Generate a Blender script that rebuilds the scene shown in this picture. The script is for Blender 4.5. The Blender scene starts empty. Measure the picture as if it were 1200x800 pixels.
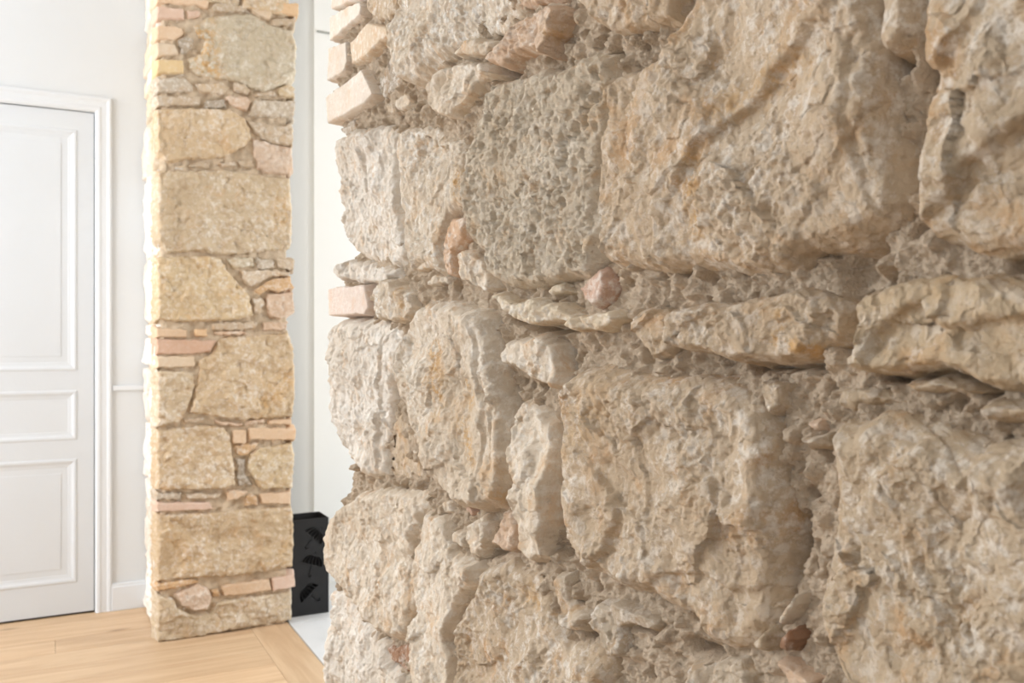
import bpy, bmesh, math, random
import numpy as np
from mathutils import Vector

SC = bpy.context.scene
COL = SC.collection

# ------------------------------------------------------------------ camera
cam_data = bpy.data.cameras.new('camera')
cam_data.sensor_width = 36.0
cam_data.lens = 36.0 * 1040.0 / 1200.0
cam_data.shift_y = -5.0 / 1200.0
cam_data.clip_start = 0.02
cam_data.dof.use_dof = True
cam_data.dof.focus_distance = 0.82
cam_data.dof.aperture_fstop = 13.5
cam = bpy.data.objects.new('camera', cam_data)
COL.objects.link(cam)
CAM = (-0.376, -3.739, 1.2)
cam.location = CAM
cam.rotation_euler = (math.radians(90), 0, math.radians(-27.5))
SC.camera = cam

# ------------------------------------------------------------------ sky, daylight, exposure
SC.view_settings.view_transform = 'Standard'
SC.view_settings.look = 'None'
SC.view_settings.gamma = 1.0
SC.view_settings.use_curve_mapping = False
SC.view_settings.exposure = -0.3
SC.cycles.use_denoising = True
SC.cycles.max_bounces = 8
SC.cycles.diffuse_bounces = 6

world = bpy.data.worlds.new('sky')
SC.world = world
world.use_nodes = True
bg = world.node_tree.nodes['Background']
bg.inputs['Color'].default_value = (0.86, 0.93, 1.0, 1)
bg.inputs['Strength'].default_value = 2.0

def daylight(name, loc, rot, sx, sy, power, colour):
    d = bpy.data.lights.new(name, 'AREA')
    d.shape = 'RECTANGLE'; d.size = sx; d.size_y = sy
    d.energy = power; d.color = colour
    o = bpy.data.objects.new(name, d)
    o.location = loc; o.rotation_euler = rot
    COL.objects.link(o)
    return o
R90 = math.radians(90)
daylight('daylight_living_window', (-3.02, -0.55, 1.75), (0, -R90, 0), 2.3, 1.5, 138, (0.945, 0.97, 1.0))
daylight('daylight_living_window', (-3.02, -4.6, 1.75), (0, -R90, 0), 2.3, 1.5, 16, (0.95, 0.975, 1.0))
daylight('added_hall_light', (3.4, -1.2, 1.7), (0, R90, 0), 2.0, 1.4, 110, (0.97, 0.985, 1.0))  # unseen area light added to brighten the hall wall
daylight('added_back_room_light', (-1.98, 2.1, 1.7), (0, -R90, 0), 2.0, 1.4, 42, (1.0, 0.90, 0.80))  # unseen light added behind the door wall to brighten the reveal strip

# ------------------------------------------------------------------ traced tables (millimetres on the faces of the masonry)
WALL_STONES = [
('B',4,3,'brickpale',[(-2434.2,1737.1),(-2585.6,1705.8),(-2593.0,1655.0),(-2507.8,1673.0),(-2429.7,1691.2)]),
('B',5,3,'brickpale',[(-2427.2,1683.0),(-2509.8,1669.8),(-2580.1,1653.5),(-2591.2,1644.1),(-2583.8,1632.7),(-2557.5,1635.3),(-2427.2,1644.4)]),
('R',-2,8,'tan',[(-2589.2,1687.7),(-2726.6,1643.1),(-2714.8,1595.4),(-2677.7,1593.5),(-2631.6,1611.2),(-2596.5,1633.7)]),
('B',4,4,'bricktan',[(-2520.1,1617.1),(-2607.4,1617.4),(-2693.9,1585.9),(-2700.1,1568.2),(-2642.0,1574.5),(-2600.2,1573.0),(-2528.1,1582.4)]),
('B',4,3,'brickpale',[(-2425.1,1636.1),(-2507.8,1623.1),(-2516.0,1590.5),(-2503.7,1579.3),(-2425.1,1583.4)]),
('B',8,3,'brickpale',[(-2433.5,1560.5),(-2596.7,1557.7),(-2621.7,1532.0),(-2638.9,1514.4),(-2607.5,1508.4),(-2438.1,1517.3)]),
('R',-6,6,'grey',[(-2635.0,1538.1),(-2680.9,1556.1),(-2699.6,1531.8),(-2696.5,1506.3),(-2655.1,1505.6),(-2628.2,1515.4)]),
('R',-5,5,'pale',[(-2693.4,1491.1),(-2726.6,1498.8),(-2752.5,1490.4),(-2744.0,1474.2),(-2702.7,1476.4)]),
('R',-7,4,'tan',[(-2655.1,1498.0),(-2687.2,1493.7),(-2696.5,1479.9),(-2661.6,1482.3)]),
('R',-8,5,'grey',[(-2461.6,1507.8),(-2528.3,1509.5),(-2548.0,1489.8),(-2495.8,1482.3)]),
('R',-8,5,'grey',[(-2555.6,1494.1),(-2585.6,1500.3),(-2617.8,1486.4),(-2589.2,1481.2)]),
('W',6,16,'pale',[(-2730.5,1666.6),(-3023.6,1552.8),(-3023.6,1506.3),(-3021.9,1492.9),(-3001.3,1491.6),(-2983.3,1489.1),(-2970.3,1491.4),(-2941.2,1501.9),(-2914.5,1496.2),(-2870.6,1494.5),(-2830.1,1491.6),(-2810.0,1482.5),(-2764.7,1491.9),(-2727.5,1521.8),(-2703.4,1553.4),(-2709.5,1580.8),(-2727.5,1606.1)]),
('L',9,8,'pale',[(-2834.5,1457.4),(-2839.4,1476.7),(-2870.2,1487.1),(-2914.3,1480.3),(-2964.5,1469.8),(-2986.9,1449.9),(-2945.1,1445.8),(-2920.6,1430.3),(-2892.7,1426.9),(-2846.7,1442.5),(-2834.5,1451.8)]),
('R',3,6,'pale',[(-2910.5,1494.1),(-2937.3,1499.2),(-2981.5,1484.3),(-2985.1,1472.7),(-2966.6,1470.6),(-2906.3,1483.9)]),
('L',8,7,'peach',[(-2976.5,1464.9),(-3003.6,1474.8),(-3034.2,1485.7),(-3095.5,1478.3),(-3113.6,1472.3),(-3112.3,1463.7),(-3102.6,1451.2),(-3095.5,1447.6),(-3088.3,1433.9),(-3073.5,1443.9),(-3034.2,1452.7),(-3020.9,1444.8),(-2985.7,1454.3)]),
('L',0,8,'peach',[(-3023.4,1497.7),(-3030.1,1539.5),(-3108.3,1510.1),(-3102.8,1478.9),(-3079.9,1485.1)]),
('L',8,10,'tan',[(-3142.6,1499.7),(-3275.7,1449.2),(-3267.7,1423.9),(-3261.4,1410.0),(-3242.5,1413.5),(-3222.6,1416.7),(-3190.4,1422.7),(-3167.2,1438.1),(-3142.6,1460.6)]),
('P',7,14,'pit',[(-2982.7,1443.0),(-3031.4,1436.7),(-3075.4,1432.5),(-3105.7,1422.1),(-3137.8,1423.0),(-3160.3,1423.3),(-3179.2,1413.3),(-3182.7,1394.4),(-3176.9,1380.5),(-3168.7,1349.8),(-3162.7,1337.9),(-3165.1,1321.1),(-3171.1,1297.4),(-3168.7,1274.9),(-3163.9,1255.7),(-3156.6,1243.0),(-3115.3,1245.3),(-3087.2,1242.5),(-3044.5,1243.2),(-3007.7,1245.0),(-2984.5,1256.6),(-2975.3,1277.6),(-2952.4,1287.8),(-2934.4,1299.6),(-2930.4,1341.0),(-2934.4,1374.5),(-2946.5,1397.6),(-2963.9,1418.9)]),
('W',4,16,'white',[(-2486.9,1489.9),(-2547.8,1487.2),(-2638.7,1473.9),(-2703.2,1460.2),(-2718.3,1433.2),(-2727.2,1400.6),(-2733.1,1358.7),(-2741.8,1327.1),(-2738.9,1288.6),(-2703.2,1285.0),(-2638.7,1296.1),(-2567.0,1308.4),(-2528.1,1331.9),(-2495.4,1365.6),(-2482.7,1404.2),(-2482.7,1453.7)]),
('W',4,14,'pale',[(-2721.3,1427.5),(-2756.0,1448.1),(-2827.2,1434.0),(-2844.3,1420.2),(-2874.6,1412.2),(-2901.2,1406.9),(-2914.0,1391.3),(-2920.3,1368.5),(-2926.5,1346.0),(-2920.3,1329.6),(-2879.2,1328.6),(-2865.5,1300.2),(-2867.8,1270.0),(-2851.4,1261.8),(-2819.7,1278.8),(-2786.1,1281.2),(-2767.1,1272.6),(-2747.5,1291.0),(-2736.0,1337.9),(-2727.2,1385.2)]),
('O',3,8,'orange',[(-2880.0,1327.6),(-2921.0,1328.7),(-2927.2,1315.9),(-2916.9,1298.0),(-2899.9,1285.5),(-2904.2,1261.5),(-2877.8,1263.0),(-2866.4,1286.5),(-2868.7,1299.9)]),
('L',3,6,'pale',[(-2906.3,1285.9),(-2927.2,1291.0),(-2966.6,1272.6),(-2975.9,1247.4),(-2957.0,1245.0),(-2927.2,1251.5),(-2902.0,1259.0)]),
('R',1,5,'pale',[(-2776.1,1284.0),(-2822.8,1289.1),(-2840.0,1289.6),(-2825.3,1277.6),(-2799.9,1270.6),(-2781.5,1273.8)]),
('R',1,5,'pale',[(-2802.5,1261.8),(-2835.1,1273.1),(-2858.9,1264.2),(-2863.6,1255.7),(-2810.2,1255.6)]),
('W',4,9,'white',[(-2474.1,1303.3),(-2528.1,1310.3),(-2638.7,1295.0),(-2709.3,1282.5),(-2715.3,1269.6),(-2678.1,1264.2),(-2614.4,1270.9),(-2585.6,1273.6),(-2486.9,1279.0)]),
('B',6,3,'brickpale2',[(-2438.4,1273.9),(-2600.3,1271.6),(-2614.5,1237.1),(-2596.6,1229.6),(-2438.4,1230.6)]),
('W',6,8,'pale',[(-2625.0,1264.7),(-2706.5,1275.3),(-2730.5,1264.6),(-2773.0,1252.4),(-2775.7,1232.6),(-2750.7,1219.2),(-2691.0,1220.1),(-2642.2,1222.0),(-2618.1,1239.2)]),
('W',6,16,'white',[(-2443.0,1206.4),(-2465.2,1225.0),(-2607.4,1224.9),(-2658.9,1218.5),(-2730.5,1213.3),(-2727.5,1184.6),(-2712.6,1153.2),(-2687.9,1115.1),(-2675.2,1087.4),(-2662.2,1053.7),(-2668.7,1024.3),(-2625.0,1013.7),(-2570.8,1017.6),(-2519.9,1031.3),(-2486.7,1070.5),(-2473.9,1106.7),(-2456.4,1143.3),(-2443.0,1174.6)]),
('R',-9,8,'tan',[(-2661.6,1080.6),(-2705.7,1108.8),(-2741.1,1085.0),(-2763.6,1055.2),(-2782.6,1037.9),(-2726.6,1024.8),(-2661.6,1020.8)]),
('L',9,16,'pale',[(-2791.1,1236.0),(-2822.1,1240.7),(-2892.7,1238.1),(-2945.1,1229.5),(-2974.0,1220.4),(-2986.9,1200.0),(-3001.3,1172.2),(-3013.5,1149.1),(-3022.0,1126.3),(-3023.7,1095.4),(-3020.3,1063.9),(-3006.6,1046.1),(-2983.3,1034.1),(-2935.0,1025.7),(-2892.7,1025.4),(-2858.6,1030.6),(-2834.5,1036.2),(-2809.4,1051.6),(-2777.6,1076.9),(-2746.9,1093.9),(-2726.5,1122.9),(-2720.5,1153.5),(-2732.4,1184.7),(-2746.9,1210.1)]),
('L',10,5,'cream',[(-2984.5,1239.6),(-2993.6,1243.2),(-3028.2,1233.1),(-3052.6,1232.2),(-3068.1,1236.1),(-3090.4,1232.3),(-3111.5,1228.0),(-3134.3,1219.0),(-3131.7,1212.3),(-3090.4,1210.8),(-3068.1,1209.6),(-3044.6,1213.6),(-3011.2,1224.3)]),
('L',8,5,'cream',[(-3129.7,1208.9),(-3138.8,1215.6),(-3167.2,1220.2),(-3190.4,1219.6),(-3200.3,1215.6),(-3198.1,1211.3),(-3184.7,1207.0),(-3163.6,1203.9),(-3145.1,1202.7),(-3131.0,1205.5)]),
('O',4,6,'orangepink',[(-3132.3,1241.0),(-3145.1,1247.1),(-3163.5,1255.8),(-3171.9,1252.0),(-3175.4,1240.7),(-3168.3,1225.5),(-3153.8,1221.9),(-3138.8,1229.1)]),
('R',2,5,'cream',[(-3082.0,1243.6),(-3096.4,1247.2),(-3110.3,1245.0),(-3117.1,1236.2),(-3099.2,1234.9),(-3084.9,1234.8)]),
('L',6,8,'pale',[(-3004.8,1182.6),(-3015.2,1200.0),(-3031.9,1200.0),(-3074.4,1203.7),(-3100.5,1196.5),(-3101.9,1180.9),(-3108.9,1167.0),(-3106.1,1157.7),(-3086.2,1156.7),(-3056.0,1161.1),(-3035.2,1169.4),(-3010.0,1172.5)]),
('L',7,9,'pale',[(-3023.1,1118.6),(-3026.5,1135.9),(-3038.0,1147.4),(-3052.4,1142.2),(-3075.4,1137.9),(-3088.7,1126.6),(-3094.4,1114.2),(-3095.9,1082.3),(-3095.9,1053.7),(-3095.9,1035.9),(-3087.2,1012.5),(-3064.8,1003.9),(-3038.0,1007.0),(-3029.8,1042.2),(-3023.1,1072.0),(-3023.1,1095.3)]),
('O',3,7,'peach',[(-2981.5,1001.0),(-2990.5,1023.0),(-3006.5,1041.0),(-3020.2,1043.4),(-3025.2,1025.6),(-3023.5,1005.9),(-3003.0,999.1)]),
('L',3,7,'pale',[(-2912.7,1011.9),(-2947.3,1025.8),(-2975.9,1022.7),(-2970.3,1002.8),(-2947.3,982.9),(-2925.2,983.2),(-2916.9,994.4)]),
('R',2,5,'pale',[(-2878.6,994.8),(-2902.8,1002.1),(-2913.4,996.3),(-2909.2,985.0),(-2883.1,981.3),(-2876.4,986.2)]),
('R',-2,5,'pale',[(-2836.1,1022.0),(-2857.5,1022.7),(-2866.8,1011.5),(-2843.3,1005.5)]),
('O',-5,4,'orangepink',[(-2904.4,1030.4),(-2923.3,1023.2),(-2912.9,1016.1),(-2898.0,1018.7)]),
('L',5,10,'pale',[(-2808.5,1004.3),(-2845.7,1008.0),(-2866.9,998.1),(-2887.2,977.9),(-2900.4,972.7),(-2943.9,979.8),(-2951.8,971.5),(-2945.9,955.0),(-2900.4,927.8),(-2887.2,902.9),(-2873.8,874.7),(-2882.8,864.0),(-2889.5,795.0),(-2768.7,748.1),(-2771.4,822.5),(-2763.1,861.7),(-2784.9,885.6),(-2763.1,906.6),(-2757.6,935.3),(-2779.6,966.8)]),
('L',6,16,'pale',[(-2473.9,944.9),(-2570.8,988.6),(-2671.9,1010.7),(-2794.4,1025.2),(-2804.9,1012.4),(-2786.5,980.0),(-2756.3,941.1),(-2756.3,908.0),(-2778.4,883.9),(-2761.9,867.4),(-2753.5,842.9),(-2691.0,821.9),(-2611.0,828.0),(-2543.9,837.5),(-2482.5,854.9),(-2451.9,903.2)]),
('W',2,14,'white',[(-2425.5,820.4),(-2482.9,832.4),(-2532.2,826.9),(-2592.9,816.8),(-2658.5,806.2),(-2724.0,792.3),(-2729.8,732.7),(-2416.2,611.0),(-2420.9,728.9)]),
('R',-4,7,'brown',[(-2658.4,805.9),(-2752.5,838.0),(-2760.9,824.6),(-2738.2,796.9),(-2705.7,795.4)]),
('L',6,18,'tan2',[(-2901.7,799.9),(-2897.4,871.5),(-2895.2,905.3),(-2927.0,932.3),(-2956.9,962.8),(-2962.7,979.1),(-3006.5,993.8),(-3036.9,991.4),(-3069.9,988.0),(-3083.3,978.3),(-3093.4,961.6),(-3114.3,953.6),(-3140.7,958.8),(-3159.4,959.2),(-3171.3,953.2),(-3179.5,943.0),(-3184.1,909.4)]),
('L',5,10,'grey2',[(-3082.2,995.3),(-3095.2,1004.2),(-3112.0,1008.1),(-3117.4,999.6),(-3116.1,986.7),(-3135.9,981.7),(-3154.8,978.9),(-3139.7,966.5),(-3120.1,958.7),(-3099.5,956.8),(-3092.4,969.8),(-3086.6,981.2)]),
('R',3,6,'grey2',[(-3152.9,978.9),(-3162.6,996.8),(-3188.2,1004.8),(-3218.4,1005.4),(-3234.6,1003.8),(-3236.5,997.8),(-3225.6,990.4),(-3210.0,988.9),(-3194.9,982.6),(-3196.0,969.1),(-3193.8,963.9),(-3179.1,957.3),(-3170.9,965.8),(-3159.0,972.0)]),
('L',9,20,'tan',[(-3111.9,1161.5),(-3137.2,1176.3),(-3168.2,1180.5),(-3191.3,1176.6),(-3223.4,1174.6),(-3271.2,1174.6),(-3301.0,1173.1),(-3320.6,1168.7),(-3341.3,1159.7),(-3347.6,1147.7),(-3355.2,1133.6),(-3351.8,1118.4),(-3356.5,1099.4),(-3353.1,1074.1),(-3351.1,1051.4),(-3349.7,1033.6),(-3335.5,1013.3),(-3312.9,1003.1),(-3290.2,1000.2),(-3275.6,1012.5),(-3257.5,1013.1),(-3233.5,1015.3),(-3196.8,1015.0),(-3156.1,1014.7),(-3126.7,1024.9),(-3116.0,1043.4),(-3113.3,1091.8),(-3117.4,1127.1),(-3110.5,1151.0)]),
('L',-2,8,'grey2',[(-3267.1,985.3),(-3290.4,990.1),(-3318.4,1003.9),(-3331.1,995.6),(-3329.7,965.2),(-3264.4,939.9)]),
('L',6,24,'tan3',[(-3391.6,1151.5),(-3398.6,1156.7),(-3410.0,1156.3),(-3420.8,1162.9),(-3436.3,1161.9),(-3453.3,1159.1),(-3469.1,1155.3),(-3477.7,1152.2),(-3487.9,1155.6),(-3516.2,1159.8),(-3533.1,1044.9),(-3404.3,994.9),(-3388.0,1021.1),(-3377.5,1036.6),(-3374.4,1050.0),(-3380.6,1075.2),(-3386.8,1099.9),(-3389.2,1114.2),(-3390.4,1130.6)]),
('R',0,4,'tan2',[(-3336.9,1176.0),(-3354.4,1172.3),(-3353.0,1159.3),(-3344.0,1151.1),(-3339.8,1156.9)]),
('R',0,6,'peach',[(-3368.3,1153.1),(-3381.5,1155.2),(-3382.1,1147.2),(-3372.1,1144.8)]),
('R',0,6,'tan3',[(-3370.2,1143.7),(-3387.0,1148.1),(-3385.8,1139.6),(-3372.8,1137.7)]),
('R',2,4,'pale',[(-3352.2,1036.2),(-3362.3,1055.2),(-3366.9,1054.9),(-3365.6,1047.3),(-3357.0,1032.6),(-3352.2,1031.3)]),
('R',0,4,'brown',[(-3352.3,1027.6),(-3364.4,1036.1),(-3365.7,1027.7),(-3361.1,1018.0),(-3352.3,1018.7)]),
('R',2,3,'peach',[(-3348.8,1011.8),(-3355.6,1012.5),(-3381.4,1010.5),(-3374.6,996.2),(-3362.3,995.2)]),
('R',0,5,'tan3',[(-3329.7,1015.8),(-3341.9,1025.6),(-3344.7,1032.4),(-3349.6,1025.3),(-3345.4,1014.0),(-3334.0,1008.9)]),
('L',7,8,'tan2',[(-3267.0,1218.2),(-3291.3,1223.5),(-3319.3,1223.0),(-3335.7,1224.9),(-3354.6,1225.1),(-3366.6,1228.0),(-3387.3,1224.2),(-3404.3,1217.1),(-3404.9,1213.1),(-3400.9,1198.2),(-3398.0,1194.1),(-3387.3,1189.8),(-3372.4,1185.2),(-3352.6,1183.2),(-3333.5,1185.2),(-3322.3,1183.3),(-3307.6,1186.7),(-3295.4,1190.8),(-3282.8,1188.9),(-3265.2,1190.3),(-3258.8,1200.0)]),
('L',2,9,'tan2',[(-3209.2,1219.2),(-3227.8,1224.7),(-3239.6,1220.7),(-3256.7,1217.9),(-3251.1,1208.7),(-3251.1,1194.2),(-3245.4,1185.3),(-3227.8,1183.7),(-3217.5,1192.7),(-3207.0,1200.0),(-3202.7,1212.5)]),
('L',7,9,'olive',[(-3411.0,1216.9),(-3414.9,1224.7),(-3430.7,1229.1),(-3445.7,1230.7),(-3458.3,1230.3),(-3471.7,1230.3),(-3481.8,1229.6),(-3490.3,1225.6),(-3516.5,1221.3),(-3523.5,1177.3),(-3494.3,1175.7),(-3480.6,1176.5),(-3470.4,1181.9),(-3461.1,1183.9),(-3451.4,1183.2),(-3436.8,1181.0),(-3421.4,1179.9),(-3410.5,1181.3),(-3406.6,1186.1),(-3409.4,1198.2),(-3412.7,1207.5)]),
('R',2,6,'tan3',[(-3434.4,1178.3),(-3453.3,1181.5),(-3466.9,1179.7),(-3477.2,1174.7),(-3470.8,1172.7),(-3456.1,1172.7),(-3443.3,1170.7)]),
('L',0,7,'tan3',[(-3479.3,1172.4),(-3517.6,1174.7),(-3521.0,1163.7),(-3483.5,1161.1)]),
('R',-3,7,'tan3',[(-3392.4,1173.6),(-3412.3,1174.6),(-3428.3,1169.8),(-3438.4,1166.6),(-3415.1,1165.0),(-3401.1,1159.5),(-3389.4,1160.5)]),
('L',10,16,'tan',[(-3186.5,1368.4),(-3188.8,1390.1),(-3208.5,1394.3),(-3234.3,1392.1),(-3258.3,1395.2),(-3268.4,1406.5),(-3283.3,1418.4),(-3290.9,1448.6),(-3417.5,1399.5),(-3423.9,1371.0),(-3425.0,1353.4),(-3426.0,1335.8),(-3429.2,1322.1),(-3434.3,1303.9),(-3438.3,1282.0),(-3439.8,1267.1),(-3436.8,1259.1),(-3422.9,1252.1),(-3403.7,1245.9),(-3382.9,1244.5),(-3376.7,1242.6),(-3370.3,1236.9),(-3353.8,1236.0),(-3336.2,1234.0),(-3322.8,1236.3),(-3313.6,1240.6),(-3289.3,1242.2),(-3262.9,1243.9),(-3239.2,1244.3),(-3213.8,1247.1),(-3191.0,1248.6),(-3179.6,1260.9),(-3173.8,1293.7),(-3171.5,1323.2),(-3176.1,1345.0)]),
('L',5,8,'tan2',[(-3423.5,1393.4),(-3445.7,1385.0),(-3446.6,1351.5),(-3440.8,1342.8),(-3431.8,1340.7),(-3426.7,1346.9),(-3424.0,1362.8)]),
('L',9,16,'tan3',[(-3454.2,1360.9),(-3456.0,1384.7),(-3527.5,1356.9),(-3527.5,1231.0),(-3502.7,1234.8),(-3487.1,1233.0),(-3474.7,1237.0),(-3463.8,1243.1),(-3452.3,1245.0),(-3447.1,1255.8),(-3447.1,1268.2),(-3449.5,1280.2),(-3450.9,1296.4),(-3450.0,1308.9),(-3451.4,1325.0),(-3452.3,1341.1)]),
]
WALL_RELIEF = [
('step',7,22,[(-3370.8,1361.1),(-3344.0,1346.1),(-3322.2,1333.2),(-3297.0,1323.5),(-3283.7,1305.5)]),
('step',-6,30,[(-3277.7,1421.4),(-3264.4,1391.5),(-3259.8,1352.5),(-3255.2,1295.6),(-3250.5,1243.8)]),
('step',5,18,[(-3406.8,1350.8),(-3409.6,1332.1),(-3412.3,1309.2),(-3417.8,1286.0),(-3425.7,1267.3)]),
('step',4,25,[(-3361.1,1246.5),(-3366.3,1275.1),(-3367.6,1308.8),(-3374.0,1321.9),(-3398.2,1321.3)]),
('bump',-6,22,[(-3459.8,1324.4)]),
('bump',-6,20,[(-3464.3,1310.3)]),
('step',8,20,[(-3475.1,1331.3),(-3470.0,1326.8),(-3457.5,1328.2),(-3451.0,1321.7)]),
('step',6,25,[(-3499.3,1285.4),(-3483.5,1278.9),(-3470.8,1265.3),(-3457.5,1257.0)]),
('step',-7,18,[(-3423.1,1191.3),(-3425.7,1200.0),(-3440.9,1212.6),(-3452.9,1216.4),(-3459.8,1204.1),(-3479.3,1205.8),(-3499.3,1208.5)]),
('bump',-5,25,[(-3445.7,1197.9)]),
('step',7,20,[(-3177.5,1093.4),(-3192.3,1082.8),(-3201.0,1068.6),(-3185.5,1043.4),(-3165.8,1026.2)]),
('step',5,20,[(-3347.5,1052.3),(-3314.6,1044.0),(-3292.1,1050.4),(-3245.8,1037.2),(-3226.1,1021.7)]),
('bump',5,35,[(-3264.4,1082.8)]),
('bump',-4,30,[(-3226.1,1100.3)]),
('bump',4,30,[(-3298.7,1077.9)]),
('bump',6,50,[(-3438.4,1130.2)]),
('bump',-6,45,[(-3433.4,1103.8)]),
('step',5,30,[(-3383.4,1056.6),(-3406.8,1080.7),(-3412.3,1108.7),(-3428.3,1128.7),(-3452.9,1148.6)]),
('step',5,20,[(-3475.1,1104.0),(-3479.3,1120.4),(-3481.4,1136.2)]),
('step',4,14,[(-3383.4,1223.5),(-3388.2,1215.4),(-3386.4,1204.7),(-3380.3,1195.3)]),
('step',5,10,[(-3402.8,1201.4),(-3389.4,1196.7),(-3364.4,1187.8)]),
('step',6,12,[(-2962.9,1200.0),(-2970.4,1163.0),(-2985.1,1131.2),(-2966.6,1080.3),(-2974.1,1048.4)]),
('step',7,12,[(-2661.6,1194.6),(-2658.4,1151.0),(-2645.1,1095.5),(-2645.1,1040.5)]),
('step',4,14,[(-3210.6,1440.9),(-3199.9,1428.7),(-3185.5,1423.6)]),
('bump',-7,16,[(-3231.1,1421.4)]),
('bump',-4,14,[(-2880.4,1469.8)]),
('groove',-4,7,[(-2869.1,1463.6),(-2891.5,1471.4)]),
('groove',-4,5,[(-2801.0,1417.6),(-2787.9,1395.6)]),
('groove',-3,5,[(-2596.5,1422.6),(-2603.7,1376.0)]),
]
WALL_CRACKS = [
(-22,3,[(-3444.3,1365.2),(-3445.3,1339.9),(-3444.8,1302.4),(-3440.9,1282.1),(-3436.4,1270.1)]),
(-20,5,[(-3420.4,1364.5),(-3424.7,1345.7),(-3428.3,1340.4)]),
(-30,4,[(-3404.5,1218.1),(-3402.3,1206.8),(-3398.8,1196.8)]),
(-20,2.5,[(-3417.8,1179.7),(-3433.4,1181.2),(-3452.9,1183.1),(-3470.8,1178.2),(-3477.2,1174.6)]),
(-18,3,[(-3319.2,1182.7),(-3344.0,1182.4),(-3377.2,1186.2)]),
(-22,5,[(-3102.8,1146.8),(-3102.8,1097.1),(-3101.4,1054.3),(-3104.2,1026.4)]),
(-30,6,[(-2976.0,1455.1),(-3016.7,1442.7)]),
(-22,4,[(-3004.7,1218.2),(-3057.2,1206.7),(-3119.2,1209.7)]),
(-18,4,[(-2921.2,1355.6),(-2923.3,1333.7)]),
(-16,4,[(-2746.8,936.6),(-2746.8,901.1),(-2766.4,884.1)]),
(-18,5,[(-2935.5,948.6),(-2912.9,934.2)]),
(-16,3,[(-2838.5,1027.0),(-2862.2,1019.8)]),
(-12,4,[(-3134.9,961.2),(-3152.5,977.8)]),
(-12,3,[(-3199.9,990.1),(-3226.1,988.5)]),
(-20,6,[(-2664.9,1026.7),(-2680.9,1021.4)]),
(-18,5,[(-3282.0,995.7),(-3264.4,991.3)]),
(-14,3,[(-3255.2,1208.7),(-3251.5,1213.4)]),
(-10,14,[(-3282.0,1183.3),(-3292.1,1180.8)]),
(-16,4,[(-2720.7,1215.5),(-2714.8,1174.0),(-2708.7,1137.3)]),
(-14,4,[(-3174.1,1414.7),(-3176.4,1390.8),(-3165.8,1354.1),(-3157.4,1335.9)]),
(-12,5,[(-3347.5,1052.3),(-3356.4,1079.2),(-3361.1,1092.4)]),
(-14,5,[(-2974.1,1492.5),(-2999.4,1488.0)]),
(-12,10,[(-3406.8,1238.3),(-3398.2,1233.4)]),
(-20,4,[(-2589.2,1271.1),(-2607.2,1237.4),(-2589.2,1227.5)]),
(-15,4,[(-2416.6,1229.8),(-2589.2,1228.7)]),
(-18,4,[(-3011.6,1117.3),(-3013.3,1070.3),(-3013.3,1038.9)]),
(-16,5,[(-2974.1,1277.8),(-2966.6,1253.7)]),
(-14,4,[(-3016.7,1008.2),(-2943.5,984.4)]),
(-16,5,[(-3101.4,1196.4),(-3101.4,1168.0)]),
]
WALL_STAINS = [
(1,16,[(-2850.5,1186.1),(-2857.5,1158.7),(-2869.1,1131.8)]),
(0.8,10,[(-2923.3,1152.6),(-2935.5,1136.1)]),
(0.9,14,[(-2929.4,1110.0),(-2943.5,1077.4)]),
(0.9,9,[(-3294.6,1311.9),(-3292.1,1290.4),(-3293.8,1271.1)]),
(0.6,12,[(-3314.6,1340.2),(-3347.5,1350.2),(-3367.6,1357.2)]),
(0.9,5,[(-3380.3,1349.0)]),
(1,6,[(-3363.1,1200.0),(-3377.2,1192.9),(-3392.4,1195.4)]),
(0.8,5,[(-3364.4,1212.2),(-3367.6,1200.0)]),
(0.5,8,[(-3457.5,1226.5),(-3466.5,1226.0)]),
(0.9,14,[(-2902.3,1362.9),(-2912.9,1343.8)]),
(0.7,10,[(-3033.4,965.5),(-3057.2,968.0),(-3049.4,977.3)]),
(0.5,12,[(-2821.3,1565.6),(-2826.3,1516.7)]),
(0.5,12,[(-2614.3,1346.4),(-2680.9,1301.6)]),
(0.6,8,[(-3094.3,1461.6),(-3101.4,1448.8)]),
(0.7,8,[(-2741.1,1256.0),(-2749.7,1225.3)]),
(1,6,[(-3264.4,971.3)]),
(0.6,8,[(-3002.9,1049.0),(-3009.9,1069.8)]),
(0.4,20,[(-3134.9,1114.7),(-3183.3,1151.9)]),
(0.5,5,[(-3466.5,1226.4)]),
]
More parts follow.
